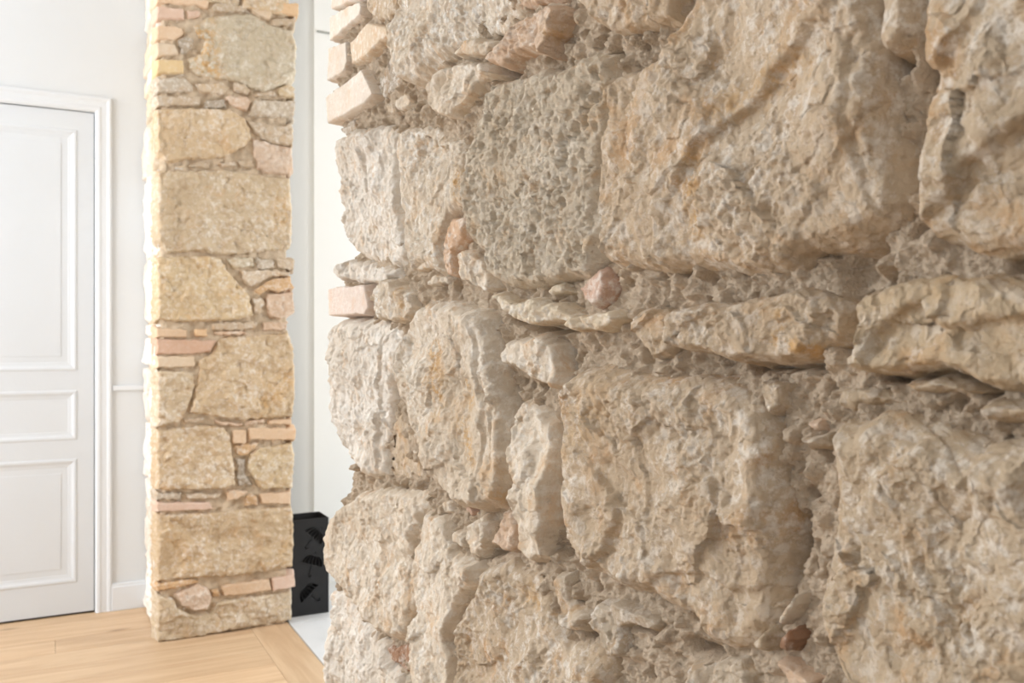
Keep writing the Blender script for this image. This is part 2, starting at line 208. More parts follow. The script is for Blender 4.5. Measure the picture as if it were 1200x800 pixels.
PILLAR_STONES = [
('B',3,3,'brickpeach',[(-2.9,2565.3),(193.0,2600.7),(193.0,2525.0),(137.4,2529.2),(-2.9,2515.0)]),
('B',3,3,'brickpink',[(-2.9,2501.6),(98.6,2508.9),(98.6,2468.1),(-2.9,2451.3)]),
('B',2,3,'brickpink',[(108.3,2503.7),(156.9,2512.0),(160.2,2488.6),(111.5,2470.2)]),
('B',3,3,'brickpeach',[(-2.9,2427.8),(92.2,2433.1),(95.4,2406.4),(60.2,2377.2),(-2.9,2374.1)]),
('B',2,3,'bricktan',[(-2.9,2360.7),(63.4,2360.7),(79.4,2322.5),(-2.9,2303.7)]),
('B',4,3,'brickyellow',[(-2.9,2293.6),(95.4,2304.4),(95.4,2250.1),(-2.9,2236.6)]),
('R',-3,4,'grey',[(73.0,2375.7),(105.1,2411.3),(137.4,2389.1),(130.9,2350.5),(85.8,2323.4)]),
('R',2,4,'tan2',[(202.9,2543.9),(249.4,2558.9),(337.3,2556.7),(357.9,2539.1),(276.2,2528.8),(202.9,2512.9)]),
('B',2,3,'bricktan',[(354.4,2577.2),(444.7,2592.9),(444.7,2543.2),(434.2,2516.6),(392.4,2530.9),(357.9,2549.7)]),
('B',5,3,'brickorange',[(455.3,2594.8),(555.1,2608.5),(555.1,2558.1),(455.3,2548.5)]),
('R',2,4,'tan',[(441.2,2524.8),(544.3,2549.1),(540.7,2512.5),(448.2,2494.0)]),
('L',5,18,'pale2',[(130.9,2446.1),(176.6,2491.3),(249.4,2510.4),(357.9,2535.6),(434.2,2502.4),(526.3,2488.7),(547.9,2434.5),(540.7,2304.0),(512.0,2271.4),(413.2,2215.8),(357.9,2222.8),(289.7,2248.9),(209.5,2245.0),(143.9,2249.9),(118.0,2273.6),(111.5,2313.6),(163.5,2341.7),(176.6,2398.6),(143.9,2414.0)]),
('R',1,6,'grey2',[(-2.9,2219.8),(98.6,2236.9),(130.9,2207.1),(130.9,2179.8),(-2.9,2162.8)]),
('R',1,5,'tan',[(137.4,2214.8),(236.1,2234.8),(276.2,2219.2),(249.4,2184.5),(156.9,2183.1)]),
('R',2,4,'tan2',[(289.7,2241.9),(330.5,2240.3),(354.4,2215.3),(344.1,2196.5),(289.7,2207.0)]),
('R',2,3,'tan2',[(371.6,2207.0),(455.3,2228.3),(462.3,2207.8),(371.6,2189.4)]),
('R',2,5,'yellowtan',[(462.3,2236.3),(512.0,2264.2),(540.7,2246.4),(537.1,2206.4),(469.4,2208.7)]),
('R',2,5,'tan',[(-2.9,2149.4),(163.5,2166.8),(156.9,2128.3),(-2.9,2105.8)]),
('R',-1,5,'grey',[(170.0,2150.5),(249.4,2167.2),(262.8,2134.1),(176.6,2117.0)]),
('R',2,5,'peach',[(256.1,2181.9),(330.5,2191.2),(364.7,2174.4),(344.1,2129.8),(310.1,2132.8),(269.5,2148.8)]),
('L',3,8,'grey2',[(371.6,2178.8),(540.7,2196.1),(537.1,2123.8),(448.2,2113.6),(344.1,2108.8)]),
('L',3,8,'tan',[(337.3,2093.9),(483.5,2081.9),(529.9,2101.4),(533.5,2044.3),(529.9,2000.8),(441.2,2006.3),(378.5,2035.2)]),
('L',5,12,'tan4',[(-2.9,2099.0),(163.5,2122.3),(269.5,2128.0),(327.1,2099.8),(354.4,2060.8),(357.9,2011.9),(310.1,1968.6),(249.4,1931.5),(176.6,1914.3),(111.5,1911.7),(41.2,1885.0),(-2.9,1921.2),(-2.9,2021.9)]),
('L',3,8,'pinkpale',[(364.7,2019.7),(526.3,1996.9),(533.5,1915.0),(519.2,1885.0),(434.2,1877.8),(385.5,1894.8),(371.6,1950.0)]),
('R',2,4,'tan',[(216.1,1904.2),(296.5,1921.9),(303.3,1901.6),(249.4,1889.9)]),
('R',2,4,'tan',[(105.1,1877.1),(156.9,1909.1),(202.9,1899.5),(189.7,1881.1)]),
('R',1,4,'tan2',[(306.7,1922.9),(364.7,1935.2),(371.6,1900.7),(316.8,1895.8)]),
('L',5,14,'olive2',[(-2.9,1857.5),(105.1,1863.5),(249.4,1879.5),(371.6,1876.0),(427.2,1870.1),(519.2,1870.7),(522.7,1806.4),(529.9,1720.7),(526.3,1591.3),(483.5,1567.8),(357.9,1544.5),(249.4,1532.8),(170.0,1546.6),(34.9,1530.4),(-2.9,1585.8),(-2.9,1720.0)]),
('L',5,12,'yellowtan',[(-2.9,1515.3),(176.6,1529.7),(236.1,1521.8),(262.8,1474.3),(310.1,1420.1),(351.0,1379.1),(371.6,1288.0),(303.3,1269.8),(209.5,1265.5),(105.1,1261.2),(-2.9,1267.1),(-2.9,1351.0),(-2.9,1451.6)]),
('R',2,4,'pale2',[(259.5,1519.3),(364.7,1530.7),(371.6,1492.2),(289.7,1478.8)]),
('R',1,4,'grey2',[(375.1,1527.6),(448.2,1523.5),(455.3,1488.2),(385.5,1482.2)]),
('R',1,4,'tan',[(462.3,1531.2),(537.1,1527.1),(537.1,1480.4),(469.4,1488.7)]),
('R',4,4,'tan',[(313.4,1472.6),(434.2,1480.3),(522.7,1476.3),(512.0,1458.0),(434.2,1448.4),(357.9,1407.4),(337.3,1420.9)]),
('O',4,5,'orange2',[(371.6,1393.7),(448.2,1445.3),(522.7,1451.2),(533.5,1404.8),(469.4,1385.3),(427.2,1395.0),(385.5,1369.3)]),
('R',1,4,'tan',[(364.7,1358.3),(406.3,1362.7),(413.2,1331.0),(392.4,1295.3),(371.6,1302.1)]),
('O',3,6,'peach',[(427.2,1380.8),(529.9,1390.3),(540.7,1311.5),(483.5,1275.0),(434.2,1281.6),(420.2,1331.1)]),
('R',2,4,'tan2',[(202.9,1258.6),(385.5,1263.5),(371.6,1231.7),(209.5,1227.6)]),
('R',2,4,'peach',[(406.3,1260.1),(508.4,1264.5),(504.9,1228.6),(406.3,1228.3)]),
('B',3,2.5,'brickorange',[(137.4,1230.8),(186.4,1234.4),(186.4,1203.4),(137.4,1203.4)]),
('B',3,3,'brickpeach',[(-2.9,1236.9),(111.5,1230.6),(108.3,1200.0),(-2.9,1200.0)]),
('R',2,3,'peach',[(209.5,1220.7),(323.7,1224.5),(357.9,1210.5),(236.1,1206.9)]),
('B',3,3,'brickred',[(-2.9,1193.3),(222.8,1186.2),(196.3,1141.5),(130.9,1131.7),(-2.9,1132.9)]),
('B',3,3,'bricktan',[(-2.9,1122.8),(137.4,1124.8),(140.6,1080.4),(-2.9,1079.2)]),
('L',5,12,'tan4',[(236.1,1200.0),(512.0,1217.9),(533.5,1153.3),(540.7,1038.2),(537.1,930.4),(529.9,866.0),(427.2,863.2),(330.5,860.2),(249.4,870.7),(183.1,887.2),(118.0,896.7),(143.9,994.8),(156.9,1073.3),(150.4,1107.6),(202.9,1134.5)]),
('L',2,8,'olive2',[(-2.9,1072.5),(130.9,1060.0),(140.6,1005.2),(111.5,910.5),(79.4,860.9),(-2.9,844.4)]),
('R',2,3,'tan',[(92.2,877.3),(183.1,876.9),(163.5,857.2),(98.6,856.6)]),
('R',2,3,'peach',[(209.5,865.5),(330.5,842.7),(323.7,836.0),(236.1,843.5)]),
('R',2,3,'peach',[(337.3,856.4),(413.2,863.8),(413.2,846.1),(337.3,835.4)]),
('B',2,2.5,'brickpeach',[(427.2,856.1),(526.3,855.4),(529.9,830.1),(427.2,838.4)]),
('B',5,3,'brickpeach',[(351.0,827.8),(544.3,815.1),(540.7,764.9),(351.0,778.6)]),
('B',5,3,'brickpeach',[(286.4,820.3),(340.7,817.7),(337.3,761.8),(286.4,764.6)]),
('O',3,4,'orange2',[(289.7,757.5),(392.4,765.8),(371.6,742.3),(337.3,712.7),(303.3,714.8)]),
('L',5,11,'tan4',[(-2.9,834.3),(170.0,846.6),(249.4,836.0),(276.2,800.0),(283.0,730.0),(293.1,659.7),(296.5,596.7),(249.4,586.4),(143.9,587.9),(-2.9,599.5),(-2.9,680.0),(-2.9,760.5)]),
('L',5,10,'yellowtan',[(351.0,718.9),(399.3,744.2),(526.3,754.9),(537.1,700.4),(529.9,564.4),(399.3,567.6),(371.6,612.0),(344.1,656.1)]),
('R',-2,5,'grey',[(296.5,701.3),(333.9,702.4),(337.3,635.6),(364.7,591.4),(306.7,588.9)]),
('R',1,4,'grey2',[(-2.9,586.1),(85.8,582.3),(85.8,555.1),(-2.9,559.3)]),
('R',2,4,'tan',[(105.1,577.3),(242.7,569.6),(229.4,546.5),(111.5,553.0)]),
('R',2,4,'brickpeach',[(262.8,574.9),(344.1,568.4),(330.5,548.5),(262.8,529.8)]),
('O',3,3,'orange2',[(337.3,551.5),(385.5,547.5),(385.5,508.7),(337.3,505.9)]),
('B',4,3,'brickpeach',[(392.4,554.0),(526.3,550.3),(522.7,496.8),(399.3,511.0)]),
('B',3,3,'brickpink',[(-2.9,549.2),(196.3,535.5),(209.5,503.3),(-2.9,512.3)]),
('L',5,14,'tan4',[(-2.9,502.2),(209.5,493.0),(378.5,495.2),(526.3,485.7),(533.5,427.6),(533.5,319.8),(529.9,234.0),(448.2,229.5),(344.1,224.6),(249.4,225.9),(163.5,233.2),(47.5,237.6),(-2.9,237.2),(-2.9,344.6),(-2.9,445.2)]),
('O',2,5,'orange2',[(-2.9,230.5),(130.9,233.8),(170.0,218.6),(98.6,207.3),(-2.9,200.3)]),
('L',5,9,'pinkpale',[(60.2,181.8),(143.9,211.7),(189.7,192.0),(206.2,148.5),(189.7,102.6),(137.4,103.2),(85.8,130.9)]),
('O',1,3,'orange2',[(202.9,176.5),(229.4,180.0),(239.4,151.0),(209.5,148.1)]),
('B',6,3,'brickpeach',[(242.7,192.1),(434.2,195.7),(441.2,145.1),(249.4,146.1)]),
('B',6,3,'brickpink',[(444.7,198.0),(540.7,200.3),(540.7,146.4),(444.7,144.7)]),
('L',4,12,'olive2',[(-2.9,186.9),(53.9,169.2),(79.4,121.6),(130.9,90.4),(196.3,87.9),(222.8,125.6),(276.2,132.1),(526.3,130.3),(526.3,8.3),(413.2,3.7),(276.2,3.4),(143.9,-3.8),(-2.9,-1.0),(-2.9,109.7)]),
]
PILLAR_STAINS = [
(1,55,[(170.0,2418.1),(183.1,2351.5),(176.6,2299.0),(202.9,2268.3)]),
(1,40,[(150.4,2428.7)]),
(0.7,40,[(483.5,1789.1),(483.5,1682.0)]),
(0.8,45,[(448.2,968.9),(501.3,1021.1),(413.2,916.8)]),
(0.6,30,[(501.3,323.3),(483.5,271.6)]),
(0.5,40,[(47.5,440.2),(111.5,297.6)]),
(0.4,40,[(276.2,1495.7),(310.1,1357.2)]),
]
WALL_END = [
(596.1,-2412.0),
(726.0,-2412.0),
(819.2,-2421.3),
(900.3,-2439.5),
(938.6,-2439.5),
(981.4,-2470.3),
(1023.1,-2504.0),
(1068.9,-2470.3),
(1142.8,-2444.0),
(1206.4,-2435.0),
(1230.9,-2425.9),
(1277.0,-2430.4),
(1303.7,-2470.3),
(1320.3,-2524.3),
(1353.0,-2499.9),
(1405.5,-2474.6),
(1479.4,-2478.9),
(1495.3,-2461.6),
(1521.4,-2421.3),
(1585.8,-2416.6),
(1646.7,-2416.6),
(1709.9,-2421.3),
(1787.3,-2421.3),
]


# ------------------------------------------------------------------ object helpers
def link(o, parent=None):
    COL.objects.link(o)
    if parent is not None:
        o.parent = parent
    return o

def empty(name, loc, label=None, cat=None, kind=None):
    o = bpy.data.objects.new(name, None)
    o.location = loc
    link(o)
    if label: o['label'] = label
    if cat: o['category'] = cat
    if kind: o['kind'] = kind
    return o

def tag(o, label=None, cat=None, kind=None, group=None):
    if label: o['label'] = label
    if cat: o['category'] = cat
    if kind: o['kind'] = kind
    if group: o['group'] = group
    return o

def mesh_np(name, co, quads, mat, parent=None, attrs=None, smooth=True):
    me = bpy.data.meshes.new(name)
    nv, nf = len(co), len(quads)
    me.vertices.add(nv)
    me.vertices.foreach_set('co', np.ascontiguousarray(co, dtype=np.float32).ravel())
    me.loops.add(nf * 4)
    me.loops.foreach_set('vertex_index', np.ascontiguousarray(quads, dtype=np.int32).ravel())
    me.polygons.add(nf)
    me.polygons.foreach_set('loop_start', np.arange(0, nf * 4, 4, dtype=np.int32))
    me.polygons.foreach_set('use_smooth', np.full(nf, smooth, dtype=bool))
    me.update(calc_edges=True)
    for k, arr in (attrs or {}).items():
        a = me.attributes.new(k, 'FLOAT', 'POINT')
        a.data.foreach_set('value', np.ascontiguousarray(arr, dtype=np.float32))
    me.materials.append(mat)
    o = bpy.data.objects.new(name, me)
    return link(o, parent)

def bm_obj(name, bm, mat, parent=None, smooth=False):
    me = bpy.data.meshes.new(name)
    bmesh.ops.recalc_face_normals(bm, faces=bm.faces)
    bm.to_mesh(me); bm.free()
    if smooth:
        me.polygons.foreach_set('use_smooth', [True] * len(me.polygons))
    me.materials.append(mat)
    return link(bpy.data.objects.new(name, me), parent)

def add_box(bm, x0, x1, y0, y1, z0, z1, bevel=0.0):
    r = bmesh.ops.create_cube(bm, size=1.0)
    vs = r['verts']
    for v in vs:
        v.co = Vector(((x0 + x1) / 2 + v.co.x * (x1 - x0), (y0 + y1) / 2 + v.co.y * (y1 - y0), (z0 + z1) / 2 + v.co.z * (z1 - z0)))
    if bevel:
        es = list({e for v in vs for e in v.link_edges})
        bmesh.ops.bevel(bm, geom=es, offset=bevel, segments=2, profile=0.6, affect='EDGES')

def box(name, x0, x1, y0, y1, z0, z1, mat, parent=None, bevel=0.0):
    bm = bmesh.new()
    add_box(bm, x0, x1, y0, y1, z0, z1, bevel)
    return bm_obj(name, bm, mat, parent)

# ------------------------------------------------------------------ numpy noise
M32 = np.uint64(0xFFFFFFFF)
def hsh(ix, iy, seed):
    h = (ix.astype(np.int64).astype(np.uint64) * np.uint64(374761393) + iy.astype(np.int64).astype(np.uint64) * np.uint64(668265263)
         + np.uint64(seed * 2246822519 % (1 << 32))) & M32
    h = ((h ^ (h >> np.uint64(13))) * np.uint64(1274126177)) & M32
    h = ((h ^ (h >> np.uint64(16))) * np.uint64(2654435761)) & M32
    return ((h ^ (h >> np.uint64(15))) & M32).astype(np.float64) / 4294967296.0

def perlin(x, y, seed):
    ix, iy = np.floor(x), np.floor(y)
    fx, fy = x - ix, y - iy
    u, v = fx * fx * fx * (fx * (fx * 6 - 15) + 10), fy * fy * fy * (fy * (fy * 6 - 15) + 10)
    def g(dx, dy):
        a = hsh(ix + dx, iy + dy, seed) * 6.2831853
        return np.cos(a) * (fx - dx) + np.sin(a) * (fy - dy)
    a = g(0, 0) * (1 - u) + g(1, 0) * u
    b = g(0, 1) * (1 - u) + g(1, 1) * u
    return (a * (1 - v) + b * v) * 1.4

def fbm(x, y, freq, octaves, seed, gain=0.5, ridged=False):
    s = np.zeros_like(x); amp = 1.0
    for o in range(octaves):
        n = perlin(x * freq + 17.3 * o, y * freq - 9.1 * o, seed + o)
        if ridged: n = 0.5 - np.abs(n)
        s += amp * n
        amp *= gain; freq *= 2.03
    return s

def cells(x, y, cell, seed):
    """nearest jittered point: distance, offset to it, its random numbers"""
    px, py = x / cell, y / cell
    ix, iy = np.floor(px), np.floor(py)
    best = np.full(x.shape, 1e9); second = np.full(x.shape, 1e9)
    bx = np.zeros_like(x); by = np.zeros_like(x); bi = np.zeros_like(x); bj = np.zeros_like(x)
    for dx in (-1, 0, 1):
        for dy in (-1, 0, 1):
            jx, jy = ix + dx, iy + dy
            cx, cy = jx + hsh(jx, jy, seed), jy + hsh(jx, jy, seed + 1)
            ox, oy = px - cx, py - cy
            d = ox * ox + oy * oy
            near = d < best
            second = np.where(near, best, np.minimum(second, d))
            bx = np.where(near, ox, bx); by = np.where(near, oy, by)
            bi = np.where(near, jx, bi); bj = np.where(near, jy, bj)
            best = np.where(near, d, best)
    return np.sqrt(best), np.sqrt(second), bx * cell, by * cell, bi, bj

def facets(x, y, cell, slope, off, seed):
    """broken faces: each cell a little tilted plane"""
    _, _, ox, oy, i, j = cells(x, y, cell, seed)
    a = hsh(i, j, seed + 2) * 6.2831853
    m = slope * (0.35 + 0.65 * hsh(i, j, seed + 3))
    return m * (np.cos(a) * ox + np.sin(a) * oy) + off * (hsh(i, j, seed + 4) - 0.5)

def chipped(x, y, cell, seed):
    """continuous broken surface: random heights joined by flat triangles, creases between them"""
    px, py = x / cell, y / cell
    s = (px + py) * 0.3660254
    i, j = np.floor(px + s), np.floor(py + s)
    t = (i + j) * 0.2113249
    x0, y0 = px - (i - t), py - (j - t)
    lower = x0 > y0
    i1 = np.where(lower, 1.0, 0.0); j1 = 1.0 - i1
    # barycentric weights in the skewed triangle
    a = x0 + (x0 + y0) * 0.3660254; b = y0 + (x0 + y0) * 0.3660254
    hi, lo = np.maximum(a, b), np.minimum(a, b)
    w0, w1, w2 = 1 - hi, hi - lo, lo
    return w0 * hsh(i, j, seed) + w1 * hsh(i + i1, j + j1, seed) + w2 * hsh(i + 1, j + 1, seed) - 0.5

def sdf(x, y, poly):
    """signed distance to a closed polygon, positive inside"""
    d = np.full(x.shape, 1e9); inside = np.zeros(x.shape, bool)
    n = len(poly)
    for k in range(n):
        ax, ay = poly[k]; bx, by = poly[(k + 1) % n]
        ex, ey = bx - ax, by - ay
        L = ex * ex + ey * ey
        if L < 1e-12: continue
        t = np.clip(((x - ax) * ex + (y - ay) * ey) / L, 0, 1)
        d = np.minimum(d, (x - ax - t * ex) ** 2 + (y - ay - t * ey) ** 2)
        if ay != by:
            c = ((ay > y) != (by > y)) & (x < (bx - ax) * (y - ay) / (by - ay) + ax)
            inside ^= c
    d = np.sqrt(d)
    return np.where(inside, d, -d)

def polyline(x, y, pts):
    """distance and signed side of the nearest stretch of an open line"""
    best = np.full(x.shape, 1e9); side = np.zeros_like(x)
    if len(pts) == 1:
        return np.hypot(x - pts[0][0], y - pts[0][1]), side
    for (ax, ay), (bx, by) in zip(pts[:-1], pts[1:]):
        ex, ey = bx - ax, by - ay
        L = ex * ex + ey * ey + 1e-12
        t = np.clip(((x - ax) * ex + (y - ay) * ey) / L, 0, 1)
        d = np.hypot(x - ax - t * ex, y - ay - t * ey)
        cr = (ex * (y - ay) - ey * (x - ax)) / math.sqrt(L)
        near = d < best
        best = np.where(near, d, best); side = np.where(near, cr, side)
    return best, side

def sstep(a, b, x):
    t = np.clip((x - a) / (b - a), 0, 1)
    return t * t * (3 - 2 * t)

def mm(rows):
    return [[(a / 1000.0, b / 1000.0) for a, b in r] for r in rows]

# ------------------------------------------------------------------ materials
def new_mat(name):
    m = bpy.data.materials.new(name); m.use_nodes = True
    nt = m.node_tree
    return m, nt, nt.nodes['Principled BSDF']

def N(nt, t, **kw):
    n = nt.nodes.new(t)
    for k, v in kw.items(): setattr(n, k, v)
    return n

def noise(nt, vec, scale, detail=5, rough=0.55, dist=0.0):
    n = N(nt, 'ShaderNodeTexNoise')
    n.inputs['Scale'].default_value = scale; n.inputs['Detail'].default_value = detail
    n.inputs['Roughness'].default_value = rough; n.inputs['Distortion'].default_value = dist
    nt.links.new(vec, n.inputs['Vector'])
    return n.outputs['Fac']

def ramp(nt, fac, a, b, lo=0.0, hi=1.0):
    n = N(nt, 'ShaderNodeMapRange'); n.interpolation_type = 'SMOOTHSTEP'
    nt.links.new(fac, n.inputs['Value'])
    n.inputs['From Min'].default_value = a; n.inputs['From Max'].default_value = b
    n.inputs['To Min'].default_value = lo; n.inputs['To Max'].default_value = hi
    return n.outputs['Result']

def mix(nt, fac, a, b, mode='MIX'):
    n = N(nt, 'ShaderNodeMix', data_type='RGBA', blend_type=mode)
    for sock, v in ((n.inputs['Factor'], fac), (n.inputs[6], a), (n.inputs[7], b)):
        if isinstance(v, (int, float)): sock.default_value = v
        elif isinstance(v, tuple): sock.default_value = (*v, 1)
        else: nt.links.new(v, sock)
    return n.outputs[2]

def math_n(nt, op, a, b):
    n = N(nt, 'ShaderNodeMath', operation=op)
    for s, v in ((n.inputs[0], a), (n.inputs[1], b)):
        if isinstance(v, (int, float)): s.default_value = v
        else: nt.links.new(v, s)
    return n.outputs[0]

def bump(nt, bsdf, h, dist, strength=1.0):
    b = N(nt, 'ShaderNodeBump')
    b.inputs['Distance'].default_value = dist; b.inputs['Strength'].default_value = strength
    nt.links.new(h, b.inputs['Height']); nt.links.new(b.outputs['Normal'], bsdf.inputs['Normal'])

def rock_material(name, chalk=0.5, warm=0.5, fine=1.0, bump_mm=1.2, dirt_or_shade=0.35):
    m, nt, bs = new_mat(name)
    pos = N(nt, 'ShaderNodeNewGeometry').outputs['Position']
    tint = N(nt, 'ShaderNodeObjectInfo').outputs['Color']
    big = noise(nt, pos, 7 * fine, 4, 0.6)
    mid = noise(nt, pos, 26 * fine, 7, 0.68, 0.6)
    sml = noise(nt, pos, 95 * fine, 6, 0.7)
    c = mix(nt, ramp(nt, big, 0.38, 0.66), mix(nt, 1.0, tint, (0.90, 0.87, 0.83), 'MULTIPLY'), tint)
    c = mix(nt, ramp(nt, mid, 0.50, 0.72, 0, warm), c, mix(nt, 1.0, tint, (0.92, 0.74, 0.56), 'MULTIPLY'))
    chalkiness = math_n(nt, 'MULTIPLY', ramp(nt, sml, 0.47, 0.62), ramp(nt, big, 0.36, 0.60, 0.3, 1))
    c = mix(nt, math_n(nt, 'MULTIPLY', chalkiness, chalk), c, (0.83, 0.785, 0.715))
    grime_or_shade = ramp(nt, noise(nt, pos, 150 * fine, 5, 0.75), 0.56, 0.70, 0, dirt_or_shade)
    c = mix(nt, grime_or_shade, c, mix(nt, 1.0, tint, (0.62, 0.58, 0.54), 'MULTIPLY'))
    at = N(nt, 'ShaderNodeAttribute', attribute_name='stain').outputs['Fac']
    st = math_n(nt, 'MULTIPLY', at, ramp(nt, noise(nt, pos, 85 * fine, 7, 0.75), 0.42, 0.6))
    c = mix(nt, st, c, (0.58, 0.36, 0.16))
    nt.links.new(c, bs.inputs['Base Color'])
    bs.inputs['Roughness'].default_value = 0.92
    bs.inputs['Specular IOR Level'].default_value = 0.2
    h = math_n(nt, 'ADD', noise(nt, pos, 260 * fine, 6, 0.75), math_n(nt, 'MULTIPLY', noise(nt, pos, 90 * fine, 5, 0.6, 1.0), 1.6))
    bump(nt, bs, h, bump_mm / 1000.0, 0.8)
    return m

M_STONE = rock_material('limestone', 0.62, 1.0, 1.0, 1.8, 0.55)
M_PIT = rock_material('pitted_limestone', 0.35, 0.9, 1.3, 2.4, 0.8)  # last value raised so dark speckle stands in for shade in the pits
M_CHALKY = rock_material('chalky_limestone', 1.0, 0.8, 1.1, 1.8, 0.5)
M_BRICK = rock_material('brick_clay', 0.7, 0.6, 1.2, 1.4, 0.4)
M_STONE_FAR = rock_material('pillar_limestone', 0.55, 0.6, 0.55, 3.0)
M_BRICK_FAR = rock_material('pillar_brick', 0.15, 0.35, 0.6, 1.5)

def mortar_material(name, k=(1.0, 1.0, 1.0)):
    m, nt, bs = new_mat(name)
    pos = N(nt, 'ShaderNodeNewGeometry').outputs['Position']
    a = noise(nt, pos, 14, 5, 0.6); b = noise(nt, pos, 240, 5, 0.7); d = noise(nt, pos, 60, 5, 0.7)
    c = mix(nt, ramp(nt, a, 0.35, 0.65), (0.47, 0.385, 0.295), (0.61, 0.51, 0.40))
    c = mix(nt, ramp(nt, b, 0.52, 0.7, 0, 0.6), c, (0.68, 0.60, 0.50))
    c = mix(nt, ramp(nt, d, 0.58, 0.72, 0, 0.6), c, (0.32, 0.265, 0.215))
    c = mix(nt, 1.0, c, k, 'MULTIPLY')
    nt.links.new(c, bs.inputs['Base Color'])
    bs.inputs['Roughness'].default_value = 0.95
    bs.inputs['Specular IOR Level'].default_value = 0.15
    h = math_n(nt, 'ADD', b, math_n(nt, 'MULTIPLY', noise(nt, pos, 500, 3, 0.6), 0.6))
    bump(nt, bs, h, 0.003, 0.9)
    return m
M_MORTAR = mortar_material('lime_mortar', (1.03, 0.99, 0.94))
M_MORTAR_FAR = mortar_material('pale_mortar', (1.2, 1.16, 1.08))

def paint_material(name, colour, rough=0.5, wob=0.02):
    m, nt, bs = new_mat(name)
    pos = N(nt, 'ShaderNodeNewGeometry').outputs['Position']
    c = mix(nt, ramp(nt, noise(nt, pos, 3, 4), 0.3, 0.7), tuple(v * (1 - wob) for v in colour), colour)
    nt.links.new(c, bs.inputs['Base Color'])
    bs.inputs['Roughness'].default_value = rough
    bs.inputs['Specular IOR Level'].default_value = 0.3
    bump(nt, bs, noise(nt, pos, 90, 4), 0.0004, 0.5)
    return m
M_WALL = paint_material('white_wall_paint', (0.685, 0.712, 0.735), 0.8)
M_DOOR = paint_material('white_door_paint', (0.67, 0.705, 0.74), 0.4)
M_TRIM = paint_material('white_trim_paint', (0.71, 0.74, 0.77), 0.4)
M_CEIL = paint_material('ceiling_paint', (0.86, 0.86, 0.85), 0.9)
M_DARK = paint_material('door_gap', (0.05, 0.045, 0.04), 0.9)
M_HALL = paint_material('white_hall_paint', (0.84, 0.85, 0.83), 0.8)

def oak_material():
    m, nt, bs = new_mat('oak')
    tc = N(nt, 'ShaderNodeTexCoord').outputs['Object']
    oi = N(nt, 'ShaderNodeObjectInfo')
    sh = N(nt, 'ShaderNodeVectorMath', operation='ADD')
    rv = N(nt, 'ShaderNodeCombineXYZ')
    for k in range(2): nt.links.new(math_n(nt, 'MULTIPLY', oi.outputs['Random'], 37.0 + 20 * k), rv.inputs[k])
    nt.links.new(tc, sh.inputs[0]); nt.links.new(rv.outputs[0], sh.inputs[1])
    mp = N(nt, 'ShaderNodeMapping'); mp.inputs['Scale'].default_value = (1.2, 14, 14)
    nt.links.new(sh.outputs[0], mp.inputs['Vector'])
    g1 = noise(nt, mp.outputs[0], 1.3, 6, 0.6, 1.2)
    mp2 = N(nt, 'ShaderNodeMapping'); mp2.inputs['Scale'].default_value = (3, 90, 90)
    nt.links.new(sh.outputs[0], mp2.inputs['Vector'])
    g2 = noise(nt, mp2.outputs[0], 1.0, 4, 0.6)
    c = mix(nt, ramp(nt, g1, 0.3, 0.7), (0.52, 0.345, 0.205), (0.65, 0.47, 0.30))
    c = mix(nt, ramp(nt, g2, 0.5, 0.75, 0, 0.35), c, (0.55, 0.36, 0.2))
    tone = math_n(nt, 'ADD', math_n(nt, 'MULTIPLY', oi.outputs['Random'], 0.16), 0.88)
    tn = N(nt, 'ShaderNodeCombineXYZ')
    for k in range(3): nt.links.new(tone, tn.inputs[k])
    c = mix(nt, 1.0, c, tn.outputs[0], 'MULTIPLY')
    kn = N(nt, 'ShaderNodeTexVoronoi', feature='F1'); kn.inputs['Scale'].default_value = 1.0
    mp3 = N(nt, 'ShaderNodeMapping'); mp3.inputs['Scale'].default_value = (1.6, 5, 5)
    nt.links.new(sh.outputs[0], mp3.inputs['Vector']); nt.links.new(mp3.outputs[0], kn.inputs['Vector'])
    c = mix(nt, ramp(nt, kn.outputs['Distance'], 0.02, 0.1, 0.7, 0), c, (0.25, 0.15, 0.08))
    nt.links.new(c, bs.inputs['Base Color'])
    bs.inputs['Roughness'].default_value = 0.42
    bs.inputs['Specular IOR Level'].default_value = 0.35
    bump(nt, bs, g2, 0.0006, 0.4)
    return m
M_OAK = oak_material()

def tile_material():
    m, nt, bs = new_mat('white_tile')
    pos = N(nt, 'ShaderNodeNewGeometry').outputs['Position']
    c = mix(nt, ramp(nt, noise(nt, pos, 5, 5), 0.35, 0.65), (0.60, 0.605, 0.60), (0.67, 0.675, 0.675))
    nt.links.new(c, bs.inputs['Base Color'])
    bs.inputs['Roughness'].default_value = 0.3
    return m
M_TILE = tile_material()

def metal_material(name, colour, rough):
    m, nt, bs = new_mat(name)
    pos = N(nt, 'ShaderNodeNewGeometry').outputs['Position']
    nt.links.new(mix(nt, noise(nt, pos, 40, 3), tuple(v * 0.8 for v in colour), colour), bs.inputs['Base Color'])
    bs.inputs['Roughness'].default_value = rough
    bs.inputs['Specular IOR Level'].default_value = 0.35
    bump(nt, bs, noise(nt, pos, 900, 2), 0.0002, 0.3)
    return m
M_BLACK = metal_material('black_powder_coat', (0.019, 0.019, 0.020), 0.55)

